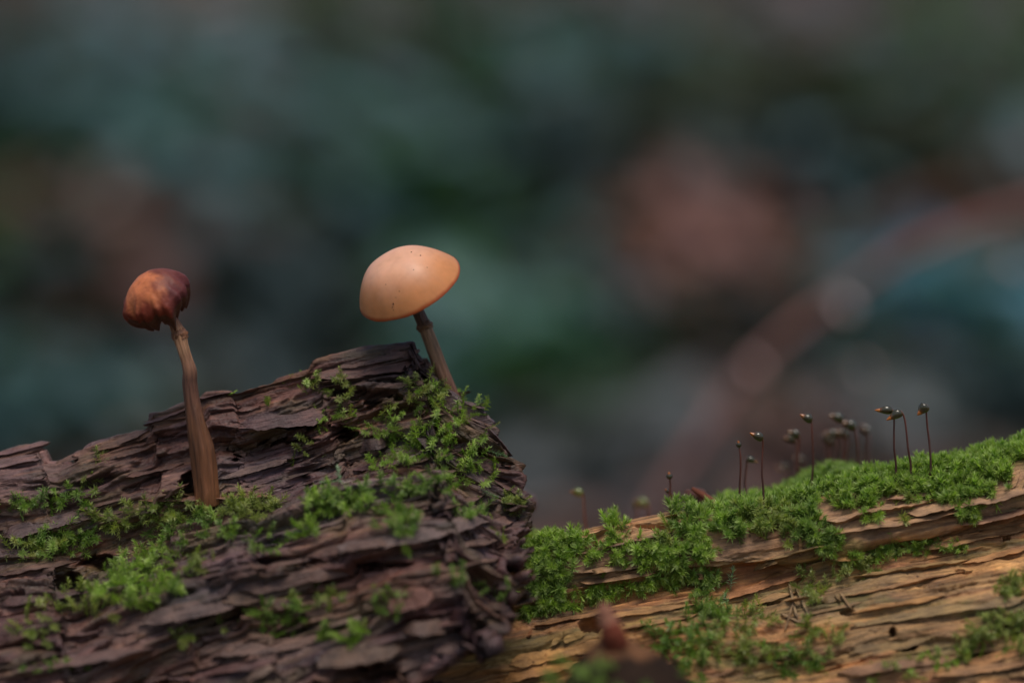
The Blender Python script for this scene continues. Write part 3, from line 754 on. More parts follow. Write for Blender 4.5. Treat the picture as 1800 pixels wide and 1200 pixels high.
# specks of soil on the cap
def cap_specks():
    spots = [(723, 443, .16), (739, 449, .17), (727, 474, .12), (702, 512, .14), (696, 523, .13), (691, 534, .2), (692, 545, .14), (690, 540, .15), (678, 500, .1), (751, 470, .1)]
    capo = [o for o in bpy.data.objects if o.parent == MU2 and o.name.startswith('cap')][0]
    Vc = np.zeros(len(capo.data.vertices)*3); capo.data.vertices.foreach_get('co', Vc); Vc = Vc.reshape(-1, 3)/MM
    Vc = Vc[:nr_*nphi]; qx, qy = proj(Vc)
    for x, y, r in spots:
        d = (qx-x)**2+(qy-y)**2+np.where(Vc[:, 1] > np.median(Vc[:, 1])+2, 1e5, 0); k = int(np.argmin(d)); p = at(x, y, Vc[k, 1])
        r = r*0.75; v, f = blob(p, (r, r*0.6, r*0.8), 3)
        obj('soil_speck', make_mesh('soil_speck', v, f, np.tile(lin((70, 44, 30)), (len(v), 1))), M_TWIG, MU2)
def blob(p, r, seed=0, nu=8, nv=12, amp=0.2):
    th = np.linspace(0.001, np.pi-0.001, nu); ph = np.linspace(0, 2*np.pi, nv, endpoint=False)
    PH, TH = np.meshgrid(ph, th)
    d = np.stack([np.sin(TH)*np.cos(PH), np.sin(TH)*np.sin(PH), np.cos(TH)], -1)
    k = 1+amp*pn(d[..., 0]*1.7+seed*3.1, d[..., 1]*1.7+d[..., 2]*2.3, seed)
    V = np.asarray(p)+d*k[..., None]*np.array(r)
    return V.reshape(-1, 3), grid_faces(nu, nv, True)[:, ::-1]
cap_specks()
def stem_col(S_, TH, cols, seed):
    xs = [c[0] for c in cols]; C = np.stack([np.interp(S_, xs, [lin(c[1])[k] for c in cols]) for k in range(3)], 1)
    st = pn(TH*3.2, S_*4, seed)+0.6*pn(TH*7, S_*9, seed+1)
    bl = pn(TH*1.1, S_*7, seed+2)
    return np.clip(0.62*C*(1+0.45*st+0.3*bl)[:, None], 0.01, 0.8)
p2 = [at(714, 505, -1), at(735, 548, 0.3), at(746, 573, 0.5), at(757, 600, 0.8), at(772, 640, 1.0), at(786, 680, 1.0), at(797, 712, 1.0), at(802, 735, 1.0)]
V, F, ss, tt = tube(p2, [1.25, 1.05, 1.15, 1.2, 1.3, 1.4, 1.55, 1.7], 32, 90, 0.08, 80)
stm = obj('stem', make_mesh('stem', V, F, stem_col(ss, tt, [(0, (120, 78, 60)), (0.18, (104, 72, 58)), (0.3, (120, 86, 68)), (0.33, (186, 144, 108)), (0.5, (160, 122, 92)), (0.75, (150, 104, 78)), (1, (130, 84, 64))], 81)), M_STEM, MU2)
V, F, ss, tt = tube([at(743.5, 567, .5), at(746, 572, .5), at(749, 580, .5)], [1.22, 1.5, 1.25], 28, 12, 0.22, 83)
obj('ring', make_mesh('ring', V, F, stem_col(ss, tt, [(0, (120, 84, 62)), (1, (150, 112, 82))], 84)), M_STEM, stm)

# shrivelled mushroom
ok, pb1, nb1 = LOGL.surf(np.array([362., 350., 375.]), np.array([872., 874., 872.]))
yb = float(pb1[ok, 1].min())-0.3
MU1 = thing('mushroom', 'shrivelled dark brown mushroom with crumpled cap on a long fibrous stem', 'mushroom', at(362, 874, yb), 'mushrooms on the dark log')
ax1 = np.array([-0.33, -0.46, 0.83]); R1 = frame(ax1); c1 = at(281, 535, yb+1)
def shape1(PH, SS):
    rad, hgt = 6.1, 4.1
    cx, sx = np.cos(PH), np.sin(PH)
    rr = np.sin(np.minimum(SS*1.32, 1.0)*np.pi/2)**0.9
    cur = sstep(0.60, 1.0, SS)                       # margin hangs down and curls in
    lob = pn(cx*2.1+4, sx*2.1, 75)+0.7*pn(cx*4.3+9, sx*4.3, 78)+0.35*pn(cx*9+2, sx*9, 79)
    groove = np.abs(pn(cx*3.3+20, sx*3.3+7, 70))+0.5*np.abs(pn(cx*7+3, sx*7+11, 69))
    k = sstep(0.25, 0.9, SS)
    r = rad*rr*(1-0.42*cur**1.6)*(1+0.15*lob*k+0.2*(groove-0.35)*k)
    z = hgt*(1-rr**3.0)+1.7-3.9*cur*(1+0.35*lob)+0.5*lob*k*(1-cur)+0.7*pn(cx*rr*2.8+3, sx*rr*2.8, 76)*(0.3+k)+0.3*pn(cx*rr*6, sx*rr*6, 77)*k
    z = z+0.5*np.cos(PH-0.4)*rr
    return r*cx, r*sx, z, rr
def col1(PH, SS, P):
    n = 0.5+0.5*np.clip(fbm(P[..., 0]/3.5, P[..., 1]/3.5, 77, 4)*1.2, -1, 1)
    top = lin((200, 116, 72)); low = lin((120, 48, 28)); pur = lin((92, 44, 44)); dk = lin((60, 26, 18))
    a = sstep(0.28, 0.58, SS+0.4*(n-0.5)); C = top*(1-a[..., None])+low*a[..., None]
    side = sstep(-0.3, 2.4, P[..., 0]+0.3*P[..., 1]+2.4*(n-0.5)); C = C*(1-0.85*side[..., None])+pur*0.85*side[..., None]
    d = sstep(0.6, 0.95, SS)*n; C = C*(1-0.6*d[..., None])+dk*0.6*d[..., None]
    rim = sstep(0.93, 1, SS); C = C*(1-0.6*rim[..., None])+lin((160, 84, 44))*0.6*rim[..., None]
    return C
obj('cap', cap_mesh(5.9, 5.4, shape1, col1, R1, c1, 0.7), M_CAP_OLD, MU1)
gills(MU1, R1, c1, 5.0, 4.4, 40, (110, 60, 36), 0.3)
p1 = [at(292, 530, yb+2), at(303, 560, yb+1), at(315, 588, yb+0.8), at(320, 608, yb+0.5), at(329, 636, yb+.3), at(334, 652, yb+.2), at(333, 672, yb+0.2), at(337, 705, yb), at(345, 745, yb-.2), at(354, 790, yb-.2), at(360, 830, yb), at(363, 862, yb+.3), at(363, 885, yb+1)]
V, F, ss, tt = tube(p1, [0.8, 0.85, 1.2, 1.0, 0.95, 1.15, 1.2, 1.25, 1.5, 1.9, 1.95, 1.9, 2.05], 40, 200, 0.17, 85)
# a twisted, grooved stem
tw = 0.12*np.sin(tt*5+ss*9)[:, None]
stm1 = obj('stem', make_mesh('stem', V, F, stem_col(ss, tt, [(0, (150, 96, 72)), (0.08, (176, 116, 88)), (0.16, (206, 150, 108)), (0.25, (214, 160, 118)), (0.33, (176, 124, 92)), (0.4, (112, 74, 56)), (0.5, (126, 82, 58)), (0.62, (132, 86, 56)), (0.8, (140, 90, 58)), (1, (170, 112, 76))], 86)), M_STEM, MU1)
V, F, ss, tt = tube([at(312, 580, yb+.8), at(315, 588, yb+.8), at(319, 598, yb+.7)], [1.02, 1.35, 1.12], 26, 10, 0.3, 87)
obj('ring', make_mesh('ring', V, F, stem_col(ss, tt, [(0, (150, 100, 72)), (1, (180, 124, 88))], 88)), M_STEM, stm1)

# ------------------------------------------------------------------ moss
def shoot_template(kind, seed):
    """unit-height moss shoot: returns V, quads, tris, tipness"""
    r = np.random.default_rng(2000+seed)
    V, Q, T_, tip = [], [], [], []
    bend = r.uniform(-0.35, 0.35, 2) if kind == 'tuft' else r.uniform(-0.25, 0.25, 2)
    def stem(t): return np.array([bend[0]*t*t, bend[1]*t*t, t*(1-0.08*t)])
    nl = {'tuft': 40, 'sprig': 46, 'fine': 38}[kind]
    ll = {'tuft': 0.47, 'sprig': 0.26, 'fine': 0.34}[kind]; lw = {'tuft': 0.034, 'sprig': 0.022, 'fine': 0.026}[kind]
    # stem
    b0 = 0
    for t in (0, 0.4, 0.75, 1.0):
        p = stem(t)
        for k in range(3): V.append(p+0.018*np.array([math.cos(k*2.1), math.sin(k*2.1), 0])); tip.append(0.15)
    for s in range(3):
        for k in range(3): a = s*3+k; b = s*3+(k+1) % 3; Q.append((a, b, b+3, a+3))
    for i in range(nl):
        t = 0.08+0.92*(i/nl)**0.85
        p = stem(t)
        az = i*2.39996+r.normal()*0.3
        if kind == 'sprig': az = (0 if i % 2 else math.pi)+r.normal()*0.75
        el = {'tuft': 0.45+0.7*t**2, 'sprig': 0.25+0.5*t**3, 'fine': 0.3+0.7*t**2}[kind]+r.normal()*0.15
        L = ll*(0.6+0.55*math.sin(min(1, t*1.1)*math.pi*0.75+0.35))*r.uniform(0.75, 1.2)
        w = lw*r.uniform(0.8, 1.25)
        o = np.array([math.cos(az)*math.cos(el), math.sin(az)*math.cos(el), math.sin(el)])
        side = nrm(np.cross(o, [0, 0, 1.0])); up = np.cross(side, o)
        cv = r.uniform(-0.1, 0.15) if kind == 'tuft' else r.uniform(-0.3, 0.15)
        b = len(V)
        V += [p-side*w*0.5, p+side*w*0.5, p+o*L*0.4-side*w+up*0.04*L, p+o*L*0.4+side*w+up*0.04*L, p+o*L*0.75-side*w*0.55+up*cv*0.35*L, p+o*L*0.75+side*w*0.55+up*cv*0.35*L, p+o*L+up*cv*0.8*L]
        tip += [0.2, 0.2, 0.45, 0.45, 0.75, 0.75, 1.0]
        Q += [(b, b+1, b+3, b+2), (b+2, b+3, b+5, b+4)]; T_ += [(b+4, b+5, b+6)]
    return np.array(V), np.array(Q), np.array(T_), np.array(tip)
TPL = {k: [shoot_template(k, i+50*j) for i in range(6)] for j, k in enumerate(('tuft', 'sprig', 'fine'))}

def rot_to(D, spin):
    a = nrm(D); ref = np.where(np.abs(a[:, 2:3]) > 0.9, np.array([[1.0, 0, 0]]), np.array([[0, 0, 1.0]]))
    x = nrm(np.cross(ref, a)); y = np.cross(a, x)
    c, s = np.cos(spin)[:, None], np.sin(spin)[:, None]
    return np.stack([x*c+y*s, -x*s+y*c, a], 2)

def moss_mesh(name, P, D, H, kind, cols, seed):
    r = np.random.default_rng(seed)
    which = r.integers(0, 6, len(P)); R = rot_to(D, r.uniform(0, 6.28, len(P)))
    Vs, Qs, Ts, Cs = [], [], [], []; off = 0
    for k in range(6):
        m = np.nonzero(which == k)[0]
        if not len(m): continue
        V, Q, T_, tip = TPL[kind][k]
        W_ = np.einsum('nij,vj->nvi', R[m], V)*H[m][:, None, None]+P[m][:, None]
        nv = len(V); o = off+np.arange(len(m))*nv
        Vs.append(W_.reshape(-1, 3)); Qs.append((Q[None]+o[:, None, None]).reshape(-1, 4)); Ts.append((T_[None]+o[:, None, None]).reshape(-1, 3))
        tw_ = (tip[None, :, None]**1.5)*(0.62 if kind == 'tuft' else 0.5); c = cols[m][:, None]*(1-tw_)+lin((190, 204, 128))*tw_
        Cs.append(np.clip(c, 0, 0.8).reshape(-1, 3)); off += len(m)*nv
    return make_mesh(name, np.vstack(Vs), [np.vstack(Qs), np.vstack(Ts)], np.vstack(Cs))

GR = {'bright': [(126, 158, 46), (148, 176, 62), (106, 140, 40), (162, 184, 86), (132, 156, 54)],
      'deep': [(96, 130, 42), (116, 146, 52), (82, 116, 38), (128, 154, 64)],
      'olive': [(128, 138, 58), (146, 152, 72), (108, 120, 48), (154, 156, 84)],
      'pale': [(140, 168, 128), (152, 180, 142), (124, 156, 112)]}
def pick_cols(n, name, r):
    c = np.array([lin(x) for x in GR[name]]); i = r.integers(0, len(c), n)
    return c[i]*r.uniform(0.7, 1.25, (n, 1))

def moss(log, label, blobs, hgt, kind, tone, seed, lay=0.5, up=0.5, gravity=0.0, extra=None):
    r = np.random.default_rng(seed)
    Ps, Ds, Hs, Cs = [], [], [], []
    for bl in blobs:
        cx, cy, rx, ry, rot, n = bl[:6]; tn = bl[6] if len(bl) > 6 else tone
        aa_ = r.uniform(0, 6.283, n); q = (np.sqrt(r.random(n))*(0.8+0.25*r.random(n)))[:, None]*np.stack([np.cos(aa_), np.sin(aa_)], 1)
        a = math.radians(rot); x = cx+q[:, 0]*rx*math.cos(a)+q[:, 1]*ry*math.sin(a); y = cy-q[:, 0]*rx*math.sin(a)+q[:, 1]*ry*math.cos(a)
        n = len(x); thin = r.random(n) < (0.58 if kind == 'tuft' else 0.66 if log is LOGR else 1.0); x, y = x[thin], y[thin]
        # clumping
        keep = pn(x/26, y/16, seed % 9)+0.4*pn(x/9, y/7, 3+seed % 9) > -0.2
        x, y = x[keep], y[keep]
        ok, P, N = log.surf(x, y)
        P, N = P[ok], N[ok]; n = len(P)
        if not n: continue
        face = np.clip(0.55-N[:, 2:3], 0, 1) if kind == 'tuft' else 0
        D = N*(1-lay)+lay*r.normal(size=(n, 3))*0.8+np.array([0, 0, up-gravity])-face*np.array([0, 0, 0.9])
        Ps.append(P-N*0.15); Ds.append(D); Hs.append(hgt*r.uniform(0.6, 1.25, n)); Cs.append(pick_cols(n, tn, r))
    if extra is not None:
        P, D, H, C = extra(r); Ps.append(P); Ds.append(D); Hs.append(H); Cs.append(C)
    me = moss_mesh('moss', np.vstack(Ps), np.vstack(Ds), np.concatenate(Hs), kind, np.vstack(Cs), seed)
    return tag(obj('moss', me, M_MOSS), label, 'moss', None, 'stuff')

# dark log
moss(LOGL, 'spiky green moss patch below the tan mushroom at the dark log end',
     [(735, 700, 60, 30, 20, 60, 'olive'), (745, 745, 85, 32, 10, 110), (790, 790, 70, 35, 0, 80), (720, 790, 50, 25, 0, 45), (770, 690, 40, 15, -30, 25), (830, 830, 60, 30, -40, 35), (840, 720, 25, 15, 0, 10), (700, 820, 40, 20, 0, 25)],
     3.0, 'sprig', 'bright', 41, 0.75, 0.25)
moss(LOGL, 'small spiky moss patch under the broken slab on the crest',
     [(600, 690, 30, 30, 0, 34, 'olive'), (590, 738, 40, 20, 0, 42), (548, 680, 26, 14, 0, 14), (640, 755, 30, 12, 0, 10), (500, 690, 50, 8, 14, 12, 'olive'), (545, 790, 30, 20, 30, 10, 'olive')],
     2.7, 'sprig', 'bright', 42, 0.8, 0.2)
moss(LOGL, 'green moss strip along the ledge of the dark log',
     [(640, 875, 110, 20, 8, 150), (700, 920, 40, 26, -20, 60), (590, 890, 60, 16, 0, 60, 'bright'), (545, 930, 22, 18, 0, 40, 'bright'), (780, 850, 60, 16, 12, 40), (440, 892, 55, 16, 5, 70, 'olive'), (840, 905, 40, 10, 10, 22)],
     2.8, 'fine', 'deep', 43, 0.6, 0.35)
moss(LOGL, 'bright green moss cushion in a hollow below the shrivelled mushroom',
     [(225, 1005, 48, 22, 12, 90, 'bright'), (270, 1035, 56, 16, 8, 60), (250, 980, 60, 12, 14, 45), (190, 1035, 40, 16, 0, 40), (300, 1000, 40, 14, 0, 26), (240, 1060, 40, 10, 10, 24)], 2.9, 'fine', 'bright', 44, 0.75, 0.2)
moss(LOGL, 'loose olive moss spread on the ledge around the shrivelled mushroom',
     [(270, 905, 120, 22, 6, 150), (350, 930, 90, 20, 0, 90, 'deep'), (110, 950, 80, 26, 14, 100, 'deep'), (60, 965, 50, 16, 0, 30), (150, 1060, 60, 34, 0, 50), (90, 880, 70, 12, 8, 50, 'deep'), (15, 890, 25, 14, 0, 20, 'deep'),
      (165, 835, 14, 34, 0, 26), (420, 900, 70, 16, 0, 50), (470, 955, 40, 26, 0, 24, 'deep'), (340, 990, 40, 20, 0, 26)], 2.8, 'fine', 'olive', 45, 0.65, 0.25)
moss(LOGL, 'sparse dark moss scraps low on the front of the dark log',
     [(610, 1110, 44, 16, 8, 60, 'bright'), (490, 1075, 50, 24, 0, 40), (470, 1090, 60, 30, 0, 26), (60, 1100, 50, 40, 0, 30, 'olive'), (90, 1170, 60, 12, 0, 24), (690, 1060, 40, 24, 0, 20), (560, 1050, 60, 20, 0, 24, 'olive'), (870, 1050, 30, 20, 0, 16),
      (800, 1020, 60, 16, 0, 16), (330, 1110, 80, 24, 0, 22, 'olive')], 2.6, 'fine', 'deep', 46, 0.6, 0.2)
moss(LOGL, 'tiny moss tuft on a knob at the broken end of the dark log',
     [(905, 885, 22, 10, 0, 50, 'olive'), (880, 925, 12, 16, 0, 14)], 2.0, 'fine', 'olive', 47, 0.6, 0.3)
# tan log: sheet on and behind the crest
def behind(a0, a1, d0, d1, n, hgt, tone, rise=0.0, bulge=None):
    def f(r):
        a = r.uniform(a0, a1, n); u = r.uniform(0, 1, n); dep = d0+(d1-d0)*u
        it = np.array([int(np.argmin(np.abs(tR+x))) for x in dep])
        ia = np.clip(((a+44)/(64+44)*559).astype(int)+40, 0, LOGR.P.shape[1]-1)
        P = LOGR.P[it, ia].copy(); N = LOGR.N[it, ia]
        if bulge is not None: P[:, 2] += bulge(a, dep)
        D = N*0.7+r.normal(size=(n, 3))*0.4+np.array([0, -0.15, 0.5])
        return P, D, hgt*r.uniform(0.65, 1.25, n), pick_cols(n, tone, r)
    return f
moss(LOGR, 'thick bright green moss mat draped over the crest of the tan log',
     [(1325, 872, 75, 30, 20, 420), (1290, 895, 50, 26, 0, 200), (1300, 920, 50, 30, 0, 130, 'deep'), (1400, 880, 40, 40, 0, 160, 'deep'), (1480, 850, 120, 22, 14, 560), (1520, 875, 60, 16, 10, 180), (1600, 838, 110, 20, 10, 460), (1700, 815, 110, 20, 10, 420),
      (1780, 796, 60, 18, 10, 200), (1640, 862, 70, 24, 0, 210), (1740, 845, 50, 30, 0, 190), (1700, 878, 22, 38, 0, 90), (1260, 905, 30, 34, 0, 120), (1340, 915, 60, 20, 0, 120, 'olive'), (1370, 935, 40, 20, 0, 60, 'olive'), (1590, 885, 24, 24, 0, 40, 'olive'), (1420, 925, 26, 30, -20, 120, 'deep'), (1450, 945, 36, 16, -20, 70, 'deep'), (1530, 905, 16, 18, 0, 26)],
     2.7, 'tuft', 'bright', 51, 0.45, 0.35, 0.0, behind(3, 62, 0, 22, 1300, 2.5, 'bright'))
moss(LOGR, 'rounded dark green moss hump behind the crest of the tan log', [],
     3.6, 'tuft', 'deep', 52, 0.4, 0.5, 0.0, behind(16, 31, 8, 26, 420, 2.8, 'deep', 0, lambda a, d: 2.2*np.exp(-((a-23.5)/5.5)**2)))
moss(LOGR, 'dense bright green moss clump where the tan log meets the dark log end',
     [(960, 975, 38, 34, 0, 300), (965, 1020, 44, 36, 0, 260, 'deep'), (945, 955, 30, 16, 0, 90), (1010, 955, 30, 12, 10, 60), (930, 1072, 24, 16, 0, 50, 'deep'), (980, 1050, 30, 14, 0, 50)], 2.7, 'tuft', 'bright', 53, 0.45, 0.35)
moss(LOGR, 'two narrow moss rows creeping along the pale wood layers',
     [(1060, 968, 70, 9, 4, 120), (1140, 975, 70, 9, 4, 110), (1070, 1030, 70, 9, 8, 120), (1150, 1018, 60, 11, 8, 120), (1085, 922, 16, 12, 0, 44), (1087, 945, 7, 14, 0, 16)], 2.6, 'tuft', 'bright', 54, 0.5, 0.35)
moss(LOGR, 'upright moss tufts beside the reddish twig on the tan log',
     [(1205, 915, 30, 30, 0, 200), (1180, 975, 50, 30, 0, 170, 'bright'), (1215, 1000, 36, 24, 0, 100), (1230, 965, 24, 36, 0, 80, 'bright'), (1175, 945, 30, 20, 0, 50, 'olive')], 2.6, 'tuft', 'deep', 55, 0.5, 0.3)
moss(LOGR, 'moss trail hanging down the middle of the tan log',
     [(1245, 1045, 28, 36, 0, 90), (1250, 1085, 46, 20, 0, 90), (1200, 1125, 70, 26, 0, 120), (1290, 1140, 80, 36, 0, 120, 'olive'), (1320, 1090, 40, 30, 0, 40, 'olive'), (1440, 1120, 40, 40, 0, 70, 'olive'), (1400, 1160, 60, 24, 0, 60), (1180, 1170, 70, 22, 0, 70), (1430, 1030, 30, 34, 0, 60, 'olive')],
     2.9, 'fine', 'deep', 56, 0.65, 0.15)
moss(LOGR, 'flat moss streak under the overhanging wood layer',
     [(1520, 975, 80, 12, 4, 190), (1590, 962, 70, 10, 4, 130), (1500, 995, 50, 12, 0, 70, 'olive'), (1670, 968, 30, 6, -8, 30), (1455, 965, 30, 12, 0, 50), (1480, 1010, 40, 10, 0, 30, 'olive')], 2.4, 'fine', 'bright', 57, 0.55, 0.25)
moss(LOGR, 'fuzzy yellow-green moss patches low on the tan log',
     [(1755, 1105, 50, 26, 14, 190), (1780, 1030, 30, 18, 10, 80), (1650, 1165, 70, 10, 10, 90, 'bright'), (1700, 1135, 40, 16, 20, 70), (1790, 1130, 30, 20, 0, 50), (1560, 1185, 60, 12, 0, 24)], 2.4, 'fine', 'olive', 58, 0.55, 0.25)

# single sprigs that stand out
def sprig(log, x, y, dirpx, h, tone, label, seed, group=None, kind='sprig', lift=0.3):
    ok, P, N = log.surf(np.array([float(x)]), np.array([float(y)]))
    if not ok[0]: return
    r = np.random.default_rng(seed)
    D = np.array([[dirpx[0], -0.35, -dirpx[1]]], float)
    p = P+N*lift
    V, Q, T_, tip = TPL[kind][seed % 6]
    R = rot_to(D, np.array([0.2 if kind == 'sprig' else r.uniform(0, 6)]))[0]
    W_ = (V*np.array([1, 0.7, 1]))@R.T*h+p[0]
    c = pick_cols(1, tone, r)*(0.85+0.45*tip[:, None])
    root = thing('moss_shoot', label, 'moss', p[0], group)
    nst = 12
    obj('stem', make_mesh('stem', W_[:nst], Q[:9], c[:nst]), M_MOSS, root)
    obj('leaflets', make_mesh('leaflets', W_[nst:], [Q[9:]-nst, T_-nst], np.clip(c[nst:], 0, .8)), M_MOSS, root)
G1 = 'single moss shoots standing on the dark log'
sprig(LOGL, 598, 852, (0.0, -1), 3.6, 'pale', 'pale blue-green feathery moss shoot standing upright in a dark hollow', 61)
sprig(LOGL, 600, 846, (-1, 0.1), 3.8, 'pale', 'pale blue-green moss shoot lying flat to the hollow side', 62)
for i, (x, y, dx, dy, h, tn) in enumerate([(835, 725, 0.7, -0.6, 3.2, 'olive'), (815, 705, 0.2, -1, 3, 'bright'), (850, 755, 1, -0.3, 3.2, 'olive'), (860, 790, 1, 0.2, 3.6, 'pale'), (850, 800, 0.9, 0.4, 3.4, 'bright'), (780, 812, 0.8, 0.5, 4.4, 'olive'),
                       (800, 835, 0.9, 0.35, 4, 'olive'), (845, 860, 0.8, 0.6, 3.2, 'pale'), (520, 790, -0.3, 1, 3.6, 'olive'), (545, 775, 0.5, -0.6, 3, 'olive'), (555, 672, 0.4, -0.9, 2.8, 'bright'), (540, 690, -0.7, -0.5, 2.8, 'olive'),
                       (400, 690, 0.6, -0.4, 2, 'bright'), (620, 690, -0.8, -0.3, 3, 'olive'), (640, 745, 0.8, 0.6, 3, 'bright'), (690, 745, -0.3, -1, 3, 'bright'), (760, 660, 0.2, -1, 2.6, 'olive'), (890, 870, 0.6, -0.7, 2.4, 'olive')]):
    sprig(LOGL, x, y, (dx, dy), h, tn, 'tiny feathery green moss shoot sticking out of the dark log', 70+i, G1)
sprig(LOGR, 1285, 1040, (0.0, -1), 4.0, 'pale', 'pale mint moss shoot standing on the tan log', 95, None, 'fine', 0.5)
sprig(LOGR, 1275, 1068, (-0.2, -1), 3.0, 'pale', 'small pale moss shoot below the mint coloured shoot', 96, None, 'fine', 0.5)

# ------------------------------------------------------------------ spore capsules of the moss
def sporophyte(bx, by, kx, ky, tipx, tipy, dep, clen, cw, label, group, dark=True, neck=0.35):
    clen *= 1.35; cw *= 1.42; dep = dep-8
    b = at(bx, by, dep); k = at(kx, ky, dep); tp = at(tipx, tipy, dep-0.3)
    root = thing('moss_sporophyte', label, 'moss capsule', b, group)
    mid = [b+(k-b)*t+np.array([0.25*math.sin(t*3+bx), 0.2*math.sin(t*2+by), 0]) for t in (0.3, 0.6, 0.85)]
    d = nrm(tp-k)
    V, F, ss, tt = tube([b-np.array([0, 0, 3.0]), b]+mid+[k+np.array([0, 0, 0.1]), k+np.array([0, 0, .15])+d*0.5], [.2, .2, .19, .17, .16, .15, .17], 10, 50, 0.02, 5)
    c0, c1 = (lin((66, 36, 30)), lin((104, 52, 32))) if dark else (lin((110, 56, 40)), lin((130, 80, 50)))
    obj('seta', make_mesh('seta', V, F, c0+(c1-c0)*ss[:, None]**2), M_SETA, root)
    # capsule: fat asymmetric egg with an orange conical lid
    n, m = 20, 18
    s = np.linspace(0, 1, n); rr = cw*0.5*np.where(s < 0.42, np.sqrt(np.clip(1-((0.42-s)/0.44)**2, 0.02, 1)), 0.42+0.58*np.cos(np.clip((s-0.42)/0.58, 0, 1)*np.pi/2)**1.1)
    L = clen*0.74
    R = frame(d); th = np.linspace(0, 2*np.pi, m, endpoint=False)
    V = np.stack([rr[:, None]*np.cos(th), rr[:, None]*np.sin(th), np.repeat((s*L)[:, None], m, 1)], -1)
    V = V+np.array([0, 0, 0]); hump = 0.10*cw*np.sin(s*np.pi)
    W_ = V.reshape(-1, 3)@R.T+k+np.repeat(hump, m)[:, None]*np.array([0, 0, 1.0])
    cc = np.tile(lin((62, 58, 36)) if dark else lin((110, 116, 60)), (n*m, 1)); t_ = np.repeat(s, m)
    g = sstep(0.75, 1, t_)[:, None]; cc = cc*(1-g)+lin((110, 66, 26))*g; g0 = (1-sstep(0, 0.15, t_))[:, None]; cc = cc*(1-g0)+lin((130, 72, 30))*g0
    cp = obj('capsule', make_mesh('capsule', W_, grid_faces(n, m, True), cc), M_CAPSULE, root)
    s2 = np.linspace(0, 1, 9); r2 = cw*0.215*(1-s2)**0.7+0.015
    V = np.stack([r2[:, None]*np.cos(th), r2[:, None]*np.sin(th), np.repeat((L*0.985+s2*clen*0.26)[:, None], m, 1)], -1).reshape(-1, 3)@R.T+k
    obj('lid', make_mesh('lid', V, grid_faces(9, m, True), np.tile(lin((170, 96, 28)) if group == GS else lin((120, 84, 48)), (len(V), 1))), M_CAPSULE, cp)
GS, GB = 'sharp moss capsules along the crest', 'blurred moss capsules behind the crest'
sporophyte(1575, 815, 1570, 722, 1546, 721, 4, 2.5, 1.1, 'dark glossy capsule lying level on its stalk, touching its neighbour', GS)
sporophyte(1601, 815, 1586, 724, 1564, 735, 3, 2.4, 1.2, 'glossy capsule on a bowed stalk, nodding beside the level capsule', GS)
sporophyte(1636, 805, 1630, 712, 1618, 724, 3, 1.9, 1.4, 'glossy egg shaped capsule drooping steeply on the stalk with no close neighbour', GS)
sporophyte(1342, 860, 1341, 772, 1325, 764, 5, 2.0, 1.1, 'dark capsule with orange tip on the straight red stalk above the moss edge', GS)
sporophyte(1300, 876, 1299, 786, 1298, 778, 7, 1.0, 0.7, 'small upright red brown capsule bud on a straight stalk', GS)
sporophyte(1311, 868, 1312, 806, 1332, 812, 16, 1.7, 0.9, 'capsule on a curved stalk bent away from the straight stalks', GB)
sporophyte(1427, 845, 1427, 740, 1413, 732, 12, 1.9, 1.1, 'tall dark capsule on a straight stalk standing apart', GS)
SP = 'soft blurred moss capsule on a thin stalk behind the mossy crest'
for (bx, by, kx, ky, tx, ty, dep, cl, cw) in [(1405, 842, 1405, 766, 1390, 760, 24, 1.8, 1.1), (1400, 842, 1399, 772, 1382, 770, 32, 1.8, 1.1), (1482, 830, 1482, 738, 1465, 732, 26, 2.2, 1.2), (1508, 820, 1504, 752, 1489, 745, 26, 2.2, 1.3),
                                      (1470, 830, 1472, 764, 1455, 762, 36, 2.0, 1.1), (1487, 830, 1490, 766, 1476, 760, 34, 2.0, 1.2), (1452, 830, 1453, 775, 1451, 766, 44, 1.5, 1.0), (1525, 825, 1527, 760, 1520, 753, 46, 1.6, 1.1),
                                      (1460, 835, 1464, 778, 1450, 770, 48, 2.0, 1.2), (1382, 845, 1384, 824, 1372, 822, 52, 1.7, 1.2), (1412, 845, 1412, 812, 1402, 806, 50, 1.6, 1.1)]:
    sporophyte(bx, by, kx, ky, tx, ty, dep, cl, cw, SP, GB)
sporophyte(1034, 940, 1025, 868, 1006, 864, 26, 2.0, 1.2, 'pale blurred capsule on a leaning stalk above the dense moss clump', GB, False)
sporophyte(1141, 915, 1140, 886, 1120, 882, 44, 2.4, 1.3, 'faint greenish capsule low behind the pale wood ridge', GB, False)
sporophyte(1118, 915, 1117, 892, 1122, 880, 46, 1.6, 1.0, 'faint capsule beside the greenish one behind the ridge', GB, False)
sporophyte(1179, 910, 1177, 842, 1176, 832, 11, 1.1, 0.8, 'short dark stalk with two small knobs above the pale wood ridge', GS)
sporophyte(1181, 910, 1178, 866, 1170, 860, 12, 1.0, 0.7, 'small shoot clinging to the dark two-knobbed stalk', GS)

# reddish twig behind the crest
TW = thing('twig', 'short reddish brown twig lying behind the tan log crest', 'twig', at(1245, 890, 5))
V, F, ss, tt = tube([at(1216, 858, 5), at(1232, 868, 5), at(1250, 880, 4), at(1270, 895, 3)], [.35, .6, .7, .7], 14, 40, 0.15, 9)
obj('bark', make_mesh('bark', V, F, np.tile(lin((112, 66, 50)), (len(V), 1))), M_TWIG, TW)
V, F = blob(at(1224, 874, 8), (2.2, 1.6, 1.4), 4, 12, 16, 0.5)
obj('bud', make_mesh('bud', V, F, np.tile(lin((86, 60, 54)), (len(V), 1))), M_TWIG, TW)

